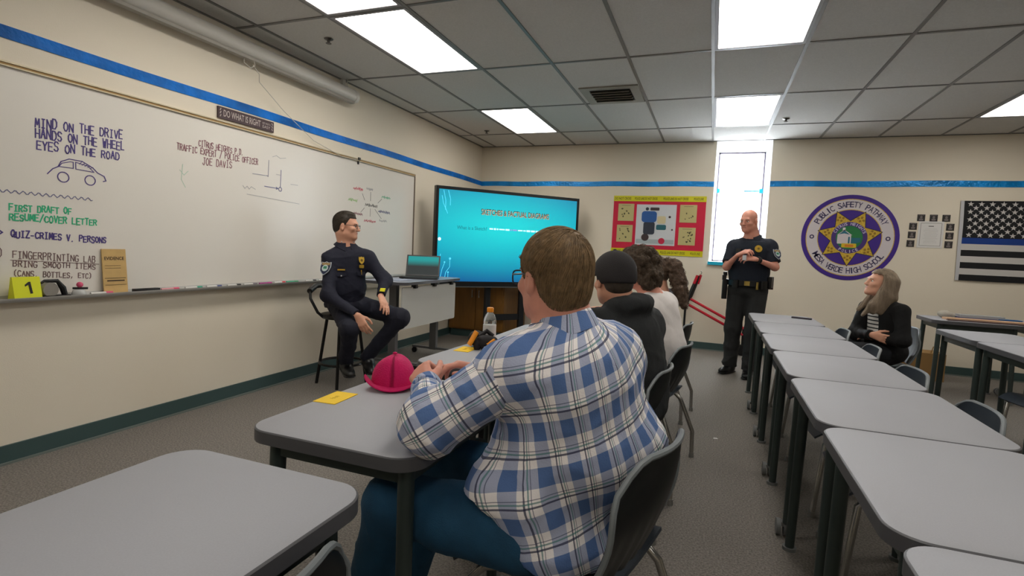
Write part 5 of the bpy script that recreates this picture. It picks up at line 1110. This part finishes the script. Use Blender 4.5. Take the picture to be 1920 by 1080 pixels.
# ================================================================ 3. curly hair and white sweater
J = dict(head=(2.945,3.33,1.135), face=(-.95,.30,-.08), neck=(3.03,3.33,.995), shL=(2.955,3.15,.925), shR=(3.11,3.50,.925), chest=((3.075,3.33,.83),(.17,.13,.18)), belly=((3.115,3.31,.665),(.17,.14,.17)), pelvis=((3.08,3.3,.535),(.17,.15,.115)),
 elL=(2.78,3.06,.79), wrL=(2.56,3.16,.775), elR=(2.84,3.62,.79), wrR=(2.60,3.46,.775), hipL=(3.02,3.21,.525), hipR=(3.04,3.40,.525), knL=(2.57,3.18,.53), knR=(2.58,3.42,.53), anL=(2.53,3.18,.10), anR=(2.54,3.42,.10), toeL=(-1,0,0), toeR=(-1,.1,0), armr=(.064,.054,.034),
 handL=((-.8,.6,0),(.1,.1,-1),-1,dict(curls=(.3,.3,.35,.4))), handR=((-.9,-.3,0),(0,0,-1),1,dict(curls=(.3,.3,.35,.4))))
root, hd = figure('person with short curly brown hair in a white long-sleeved sweater, seated with back turned', J, SKIN2, .006)
hd.details(root, LIP, HAIRDARK)
def curly(B, hd, pts, R0, n, seed, rlo=.012, rhi=.024):
    rs = np.random.RandomState(seed)
    for i in range(n):
        c, rad = pts[rs.randint(len(pts))]; v = nrm(rs.randn(3)); q = hd.p(*(np.array(c)+v*np.array(rad)))
        l = hd.loc(q)
        if l[1] > .052 and l[2] < .075: continue
        if l[1] > .01 and l[2] < .0: continue
        r = rs.uniform(rlo, rhi); B.ell(q, (r, r*.8, r*1.1), None, .006)
B = Body(); B.ell(hd.p(0,-.025,.04), (.092,.10,.09), hd.A, .02); B.ell(hd.p(0,-.07,-.03), (.075,.055,.075), hd.A, .03)
B.cut(lambda P: (lambda q: np.minimum(q[...,1]-.045-.3*np.maximum(q[...,2],0), .065-q[...,2]))(hd.loc(P)))
curly(B, hd, [((0,-.025,.04),(.100,.105,.095)),((0,-.075,-.03),(.082,.06,.08)),((0,.0,.07),(.075,.085,.07))], 0, 420, 5)
V, F = B.mesh(.0055); V = wrinkle(V, F, .0035, 130, 3)
def flowc(P): return np.stack([np.sin(P[:,1]*130+P[:,2]*70), np.sin(P[:,0]*120+P[:,2]*90), np.sin(P[:,1]*110+P[:,0]*60)-.3], 1)
V2, F2 = strands('hair', B, V, F, flowc, HAIRCURL, root, 5000, 6, .006, .0011, .004, 4); np_mesh('hair', V2, F2, HAIRCURL, root)
B = Body(); torso(B, J, .012, .07); arms(B, J, .010, .95, k=.05); nk = V3(*J['neck']); nd = nrm(V3(*J['head'])-nk); B.cut(lambda P: (P-nk-nd*.03)@nd); B.cap(nk-nd*.03, nk+nd*.06, .058, .06, .01, 's'); B.cut(lambda P: .47-P[...,2])
cloth('white_sweater', B, .0075, WHITEC, root, .0045, 24, 31, 2)
B = Body(); B.ell(J['pelvis'][0], (.17,.15,.11), None, .05); legs(B, J, .006); cloth('trousers', B, .009, mat('grey_sweatpants', (150, 148, 148), .9), root, .003, 26, 11)
shoes(J, root, mat('sneaker_white', (190, 188, 186), .6))
# ================================================================ 4. long curly ponytail
J = dict(head=(2.960,4.24,1.10), face=(-.96,.26,-.05), neck=(3.005,4.23,.965), shL=(2.930,4.08,.90), shR=(3.070,4.38,.90), chest=((3.030,4.24,.80),(.145,.11,.17)), belly=((3.050,4.25,.65),(.14,.115,.15)), pelvis=((3.010,4.27,.53),(.16,.14,.11)), hsc=.96,
 elL=(2.770,4.0,.79), wrL=(2.530,4.1,.775), elR=(2.810,4.50,.79), wrR=(2.550,4.36,.775), hipL=(2.950,4.18,.52), hipR=(2.970,4.36,.52), knL=(2.520,4.18,.53), knR=(2.530,4.38,.53), anL=(2.480,4.18,.10), anR=(2.490,4.38,.10), toeL=(-1,0,0), toeR=(-1,.1,0),
 handL=((-.8,.6,0),(.1,.1,-1),-1,dict(curls=(.3,.3,.35,.4),sc=.9)), handR=((-.9,-.3,0),(0,0,-1),1,dict(curls=(.3,.3,.35,.4),sc=.9)))
root, hd = figure('person with a long curly dark ponytail, farthest of the seated students', J, SKIN, .0065, True)
hd.details(root, LIP, HAIRDARK, True)
B = Body(); hd.short_hair(B, .012, nape=-.07); tail = [V3(3.045,4.22,1.155), V3(3.105,4.21,1.155), V3(3.14,4.20,1.06), V3(3.165,4.20,.96), V3(3.195,4.19,.86)]
for a, b2, r0, r1 in zip(tail, tail[1:], (.03,.05,.052,.048), (.05,.052,.048,.022)): B.cap(a, b2, r0, r1, .02)
rs = np.random.RandomState(8)
for i in range(240):
    t = rs.uniform(.35, 3.95); k = int(t); q = tail[k]+(tail[k+1]-tail[k])*(t-k)+nrm(rs.randn(3))*.048*(1.05 if t < 3 else .9-.4*(t-3)); r = rs.uniform(.010,.018); B.ell(q, (r,r,r*1.1), None, .006)
V, F = B.mesh(.0055); V = wrinkle(V, F, .003, 140, 3); V2, F2 = strands('hair', B, V, F, flowc, HAIRCURL2, root, 3600, 6, .006, .001, .004, 4); np_mesh('hair', V2, F2, HAIRCURL2, root)
B = Body(); torso(B, J, .010, .06); arms(B, J, .008, .95, k=.05); nk = V3(*J['neck']); nd = nrm(V3(*J['head'])-nk); B.cut(lambda P: (P-nk-nd*.02)@nd); B.cap(nk-nd*.03, nk+nd*.06, .056, .058, .01, 's'); B.cut(lambda P: .47-P[...,2])
cloth('dark_top', B, .008, mat('plum_cloth', (48, 36, 46), .9), root, .004, 24, 41, 2)
B = Body(); B.ell(J['pelvis'][0], (.16,.14,.105), None, .05); legs(B, J, .004); cloth('trousers', B, .009, mat('dark_trousers', (34, 36, 42), .9), root, .003, 26, 11)
shoes(J, root, mat('sneaker_white', (190, 188, 186), .6), sc=.92)
# ================================================================ 5. officer on the stool
J = dict(head=(.470,3.72,1.362), face=(.92,.36,-.05), neck=(.455,3.735,1.222), neckr=.058, shL=(.60,3.85,1.09), shR=(.41,3.60,1.08), chest=((.478,3.733,1.02),(.152,.116,.18)), belly=((.485,3.725,.85),(.155,.125,.17)), pelvis=((.45,3.75,.70),(.17,.14,.10)), shr=.055,
 elR=(.50,3.47,.79), wrR=(.80,3.455,.66), elL=(.775,3.86,.91), wrL=(.855,3.68,.80), hipR=(.45,3.66,.69), hipL=(.50,3.84,.69), knR=(.755,3.42,.55), knL=(1.0,3.755,.625), anR=(.64,3.54,.265), anL=(.735,3.70,.29), toeR=(.75,-.65,-.1), toeL=(.70,-.65,-.25), armr=(.055,.050,.033), legr=(.088,.068,.050),
 handR=((.55,.0,-.83),(-.2,.7,-.1),-1,dict(curls=(.35,.4,.45,.5),thumb=.3,sc=1.05)), handL=((.62,-.40,-.55),(-.35,-.1,-.9),-1,dict(curls=(.25,.25,.3,.35),thumb=.2,sc=1.05)))
root, hd = figure('uniformed officer with glasses sitting on the stool beside the whiteboard', J, SKIN, .0055)
hd.details(root, LIP, HAIRDARK); hd.glasses(root, mat('glasses_dark', (30, 28, 30), .3), .026, .016)
B = Body(); hd.short_hair(B, .006, top=.066, nape=-.075, side=.012); B.ell(hd.p(0,.012,.100), (.052,.052,.018), hd.A, .02); V, F = B.mesh(.005); V = smooth(V, F, 2)
V2, F2 = strands('hair', B, V, F, lambda P: hd.p(0,.0,0)[None]*0+(-hd.y*.6-hd.z*.5)[None]+0*P, HAIRDARK, root, 2600, 5, .006, .0008, .001, 6); np_mesh('hair', V2, F2, HAIRDARK, root)
B = Body(); torso(B, J, .008, .06); arms(B, J, .007, .97, k=.05); nk = V3(*J['neck']); nd = nrm(V3(*J['head'])-nk); B.cut(lambda P: (P-nk-nd*.02)@nd); B.cap(nk-nd*.03, nk+nd*.06, .062, .064, .01, 's'); B.cut(lambda P: .66-P[...,2])
fwA = nrm(np.cross(V3(0,0,1), V3(*J['shR'])-V3(*J['shL']))); SHIRTA = B; cloth('uniform_shirt', B, .0065, NAVY, root, .0045, 24, 51, 2); shirt_collar(J, root, NAVY, fwA)
B = Body(); B.ell(J['pelvis'][0], (.17,.14,.10), None, .05); legs(B, J, .008, 1.12); cloth('uniform_trousers', B, .007, NAVY2, root, .006, 24, 52, 2)
shoes(J, root, LEATHER, 'boot')
xr = nrm(V3(*J['shR'])-V3(*J['shL'])); fw = nrm(np.cross(V3(0,0,1), xr)); ch = V3(*J['chest'][0])
def surf(B, p, d):
    """first cloth surface met from outside along -d"""
    p = np.array(p, float); t = np.linspace(.35, -.05, 400); P = p[None]+t[:, None]*np.array(d)[None]; f = B.field(P); i = np.argmax(f < .001); q = P[i]; e = .004
    g = np.array([B.field((q+np.eye(3)[k]*e)[None])[0]-B.field((q-np.eye(3)[k]*e)[None])[0] for k in range(3)]); return q, nrm(g)
def emblem(name, B, p, d, layers, mats, root, lift=.006):
    q, g = surf(B, p, d); return patch(name, mats, root, q+g*lift, g, (0,0,1), layers)
BAD = [GOLD, mat('badge_gold_dark', (120, 92, 30), .4)]; VP = nrm(V3(3.37,0,1.24)-ch); Lx = -xr  # second badge tone: darker gold of the centre disc
emblem('badge', SHIRTA, ch+Lx*.085+V3(0,0,.055), fw, [(scl(SHIELD,.72),-.004,.003,0),(disc(.011,14),.003,.0045,1)], BAD, root)
for s_ in (-1, 1): emblem('pocket_flap', SHIRTA, ch+Lx*.083*s_+V3(0,0,-.055), fw, [([(-.045,.014),(.045,.014),(.045,-.012),(0,-.024),(-.045,-.012)],-.004,.001,0)], [NAVY], root)
emblem('badge_band', SHIRTA, ch+Lx*.085+V3(0,0,.005), fw, [(rrect(-.022,-.014,.022,.014,.006),-.004,.003,0)], BAD, root)
emblem('tie_clip', SHIRTA, ch+Lx*.085+V3(0,0,-.045), fw, [(rrect(-.003,-.02,.003,.02,.002),-.004,.002,0)], BAD, root)
emblem('name_plate', SHIRTA, ch-Lx*.08+V3(0,0,-.02), fw, [(rrect(-.03,-.006,.03,.006,.002),-.004,.002,0)], BAD, root)
emblem('pocket_button', SHIRTA, ch-Lx*.08+V3(0,0,-.07), fw, [(disc(.006,12),-.004,.003,0)], [ALU], root)
q, g = surf(SHIRTA, V3(*J['shR'])*.75+V3(*J['elR'])*.25, nrm(xr*.6+fw*.75+V3(0,-.3,0))); shoulder_patch(root, q+g*.006, g, 1.35)
for s_ in (-1, 1): emblem('collar_pin', SHIRTA, nk+Lx*.045*s_+V3(0,0,-.02), nrm(fw+V3(0,0,.3)), [(rrect(-.004,-.008,.004,.008,.002),-.004,.004,0)], [ALU], root, .012)
e, w = V3(*J['elL']), V3(*J['wrL']); cuff = e+(w-e)*.62; q, g = surf(SHIRTA, cuff, nrm(V3(3.37,0,1.24)-cuff))
dd = nrm(w-e)
patch('service_stripes', [YTHREAD], root, q+g*.006, g, -dd, [([(x0_-.02,y0_-.006),(x0_+.02,y0_+.008),(x0_+.02,y0_+.015),(x0_-.02,y0_+.001)],-.003,.0015,0) for x0_, y0_ in ((0,-.024),(0,-.013),(0,-.002),(0,.009))])
# ================================================================ 6. standing officer
J = dict(head=(3.695,6.01,1.625), face=(-.52,-.84,-.16), neck=(3.735,6.05,1.475), neckr=.06, shL=(3.905,6.02,1.365), shR=(3.58,6.07,1.355), shr=.058, chest=((3.737,6.05,1.27),(.185,.132,.19)), belly=((3.735,6.06,1.10),(.18,.135,.17)), pelvis=((3.735,6.07,.94),(.175,.13,.12)),
 elR=(3.515,5.97,1.145), wrR=(3.60,5.785,1.265), elL=(3.965,5.95,1.165), wrL=(3.775,5.775,1.235), hipR=(3.645,6.09,.90), hipL=(3.83,6.06,.90), knR=(3.625,6.10,.50), knL=(3.815,6.0,.49), anR=(3.625,6.16,.10), anL=(3.80,6.02,.10), toeR=(-.55,-.83,0), toeL=(-.2,-.98,0), armr=(.060,.050,.032), legr=(.098,.078,.070),
 handR=((.72,-.30,.45),(.3,.3,-.75),-1,dict(curls=(.6,.65,.7,.7),thumb=.6)), handL=((-.86,-.28,.12),(-.1,.55,-.6),1,dict(curls=(.55,.6,.65,.7),thumb=.5)))
root, hd = figure('bald uniformed officer standing with hands together in front of the window', J, SKIN2, .0055)
hd.details(root, LIP, HAIRGREY)
B = Body(); torso(B, J, .010, .05)
for S_ in 'LR':
    a, e = V3(*J['sh'+S_]), V3(*J['el'+S_]); B.cap(a, a+(e-a)*.82, .075, .071, .04, cb=True)
nk = V3(*J['neck']); nd = nrm(V3(*J['head'])-nk); B.cut(lambda P: (P-nk-nd*.01)@nd); B.cap(nk-nd*.03, nk+nd*.06, .062, .064, .01, 's'); B.cut(lambda P: .95-P[...,2])
SHIRTB = B; cloth('uniform_shirt', B, .0065, UNIB, root, .0035, 24, 61, 2); shirt_collar(J, root, UNIB, nrm(V3(-.18,-.98,0)), .062)
B = Body(); torso(B, dict(J, shL=tuple(V3(*J['shL'])*.8+V3(*J['shR'])*.2), shR=tuple(V3(*J['shR'])*.8+V3(*J['shL'])*.2), shr=.05), .022, .05); B.cut(lambda P: 1.0-P[...,2]); B.cut(lambda P: P[...,2]-1.42); V, F = B.mesh(.0065); np_mesh('duty_vest', smooth(V, F, 2), F, mat('vest_blue_black', (22, 30, 44), .85, bump=.2, bscale=140), root); VEST = B
B = Body(); B.ell((3.735,6.07,.93), (.18,.135,.11), None, .05); legs(B, J, .006, 1.08); V, F = B.mesh(.0065); V = smooth(V, F, 2); lowm = np.clip((.62-V[:, 2])/.4, .25, 1.3); V = wrinkle(V, F, .007, 34, 62, V3(0,0,1), lowm); np_mesh('cargo_trousers', V, F, CHAR, root)
shoes(J, root, LEATHER, 'boot')
b = MB(); ctr = V3(3.735,6.065,.985)-np.array(root.location)
b.grid(lambda u, v: (ctr[0]+.197*math.cos(6.2832*u), ctr[1]+.158*math.sin(6.2832*u), ctr[2]+(v-.5)*.055), 40, 2, th=-.012); b.build('duty_belt', LEATHER, root)
def gear(name, ang, dz, size, m, bev=.01, out=.02):
    a = R_(ang); M_ = Matrix.Translation((ctr[0]+(.197+out)*math.cos(a), ctr[1]+(.158+out)*math.sin(a), ctr[2]+dz)) @ Matrix.Rotation(a-math.pi/2, 4, 'Z'); b = MB(); b.box((0,0,0), size, 0, M_, bev=bev); return b.build(name, m, root), M_
gear('belt_buckle', -95, 0, (.055,.012,.045), mat('buckle_brass', (170, 146, 76), .35, metal=.7), .006, .008); gear('key_clip', -68, -.02, (.022,.014,.075), _M['buckle_brass'], .004, .012); gear('pouch', -50, -.01, (.07,.035,.085), LEATHER); gear('pouch', -20, .02, (.06,.04,.11), LEATHER); gear('radio_pouch', 8, .01, (.06,.05,.13), mat('pouch_maroon_black', (50, 28, 34), .5)); gear('pouch', -125, -.01, (.06,.035,.08), LEATHER)
o, M_ = gear('holster', 190, -.075, (.05,.05,.21), LEATHER, .012, .03); b = MB(); b.box((0,.01,.12), (.035,.04,.05), 0, M_, bev=.01); b.cyl(M_ @ Vector((0,0,.14)), M_ @ Vector((0,.005,.18)), .02); b.build('pistol_grip', BLACK, root)
fwB = nrm(V3(-.18,-.98,0)); LxB = nrm(V3(.98,-.18,0)); ch = V3(*J['chest'][0])
emblem('badge', VEST, ch+LxB*.085+V3(0,0,.07), fwB, [(scl(disc(.036,20),1.),-.004,.003,0),(star(7,.034,.02),.003,.005,0),(disc(.012,14),.005,.006,1)], BAD, root)
emblem('body_camera', VEST, ch-LxB*.09+V3(0,0,.03), fwB, [(rrect(-.025,-.035,.025,.035,.006),-.004,.018,0)], [BLACK], root)
emblem('vest_tag', VEST, ch+LxB*.01+V3(0,0,.045), fwB, [(rrect(-.008,-.02,.008,.02,.003),-.004,.003,0)], [ALU], root)
q, g = surf(SHIRTB, V3(*J['shL'])*.65+V3(*J['elL'])*.35, nrm(LxB*.8+fwB*.7)); shoulder_patch(root, q+g*.004, g, 1.25)
e, w = V3(*J['elL']), V3(*J['wrL']); c0 = e+(w-e)*.86; d = nrm(w-e); B = Body(); B.cap(c0-d*.012, c0+d*.018, .0365, .0365, .004, ca=True, cb=True); V, F = B.mesh(.005); np_mesh('wrist_watch', V, F, LEATHER, root)
tag(MB().box((3.665,5.715,1.245), (.035,.03,.05), 0, None).build('paper_cup', mat('cup_white', (214, 214, 216), .6)), 'small white object held between the standing officer hands', 'paper')
# ================================================================ 7. woman in the black cardigan
J = dict(head=(4.668,5.13,1.085), face=(-.93,-.22,.20), neck=(4.715,5.145,.955), neckr=.046, shL=(4.80,5.0,.875), shR=(4.625,5.285,.87), shr=.04, chest=((4.725,5.15,.78),(.13,.10,.15)), belly=((4.745,5.16,.65),(.14,.115,.15)), pelvis=((4.75,5.17,.53),(.17,.15,.11)), hsc=.98,
 elL=(4.80,4.91,.655), wrL=(4.655,5.06,.64), elR=(4.545,5.215,.655), wrR=(4.605,4.99,.675), hipL=(4.72,5.08,.52), hipR=(4.68,5.26,.52), knL=(4.32,5.0,.53), knR=(4.30,5.2,.53), anL=(4.34,5.0,.10), anR=(4.32,5.2,.10), toeL=(-1,0,0), toeR=(-1,0,0), armr=(.046,.040,.026),
 handL=((-.75,.62,.05),(.3,.3,-.9),1,dict(curls=(.3,.3,.3,.3),sc=.92)), handR=((.86,-.34,-.22),(.42,.86,-.05),-1,dict(curls=(.15,.22,.28,.34),thumb=.0,sc=.95,spread=.10)))
root, hd = figure('woman with long grey-blonde hair, black cardigan and striped top, seated with crossed arms', J, SKIN, .0055, True)
hd.details(root, LIP, HAIRGREY, True)
B = Body(); hd.short_hair(B, .014, front=.045, top=.066, nape=-.09, side=-.006)
for sx_ in (-1, 1):
    for (x, y, w) in ((.076,-.04,.024),(.066,-.065,.030),(.035,-.092,.033)): B.cap(hd.p(sx_*x,y,.03), hd.p(sx_*x*1.12,y-.01,-.10), w, w*1.0, .03); B.cap(hd.p(sx_*x*1.12,y-.01,-.10), hd.p(sx_*x*1.1,y+.025,-.235), w, w*.55, .03)
B.cap(hd.p(-.076,-.005,.045), hd.p(-.088,.0,-.07), .024, .028, .03); B.cap(hd.p(-.088,.0,-.07), hd.p(-.085,.045,-.19), .028, .028, .03); B.cap(hd.p(-.085,.045,-.19), hd.p(-.06,.085,-.29), .028, .010, .03); B.cap(hd.p(.085,-.02,-.10), hd.p(.10,.05,-.25), .03, .014, .03); B.cap(hd.p(-.085,-.03,-.10), hd.p(-.09,.03,-.25), .03, .014, .03)
V, F = B.mesh(.006); V = smooth(V, F, 2); V = wrinkle(V, F, .003, 90, 9, hd.x*1.2)
V2, F2 = strands('hair', B, V, F, lambda P: np.where((hd.loc(P)[:,2:3] > .07), np.sign(hd.loc(P)[:,0:1])*hd.x[None]-.4*hd.y[None], -hd.z[None]+0*P), HAIRGREY, root, 3000, 9, .010, .0011, .002, 6, .0008, 50); np_mesh('hair', V2, F2, HAIRGREY, root)
sm_ = bpy.data.materials.new('striped_knit'); sm_.use_nodes = True; nt = sm_.node_tree; n = nt.nodes; L = nt.links; pb = n['Principled BSDF']; pb.inputs['Roughness'].default_value = .9
gx = n.new('ShaderNodeTexCoord'); sx = n.new('ShaderNodeSeparateXYZ'); L.new(gx.outputs['Object'], sx.inputs[0])
L.new(mixc((216, 210, 206), (26, 26, 32), band(math_('ADD', sx.outputs[2], 0), 0, .33, .031)), pb.inputs['Base Color'])
B = Body(); torso(B, J, -.003, .05); nk = V3(*J['neck']); nd = nrm(V3(*J['head'])-nk); B.cut(lambda P: (P-nk-nd*.0)@nd); B.cap(nk-nd*.05, nk+nd*.06, .055, .06, .01, 's'); V, F = B.mesh(.007); np_mesh('striped_top', smooth(V, F, 2), F, sm_, root)
B = Body(); torso(B, J, .012, .04); arms(B, J, .008, .97, k=.03); B.cut(lambda P: (P-nk-nd*.005)@nd); B.cap(nk-nd*.05, nk+nd*.06, .056, .062, .01, 's')
fw = nrm(V3(-.86,-.50,0)); xr = nrm(V3(*J['shR'])-V3(*J['shL'])); cc = V3(*J['chest'][0])
def opening(P):
    q = P-cc; s_ = q@xr-.03; f = q@fw; w = .070+.0*q[..., 2]; return np.minimum(np.minimum(w-np.abs(s_), f-.03), np.minimum(q[..., 2]+.16, 1.))
B.cut(opening); arms(B, J, .010, .97, k=.03); cloth('black_cardigan', B, .0065, KNITB, root, .0035, 26, 71, 2)
B = Body(); B.ell(J['pelvis'][0], (.17,.15,.105), None, .05); legs(B, J, .004); cloth('trousers', B, .009, mat('dark_trousers', (34, 36, 42), .9), root, .003, 26, 11)
shoes(J, root, LEATHER, sc=.9)
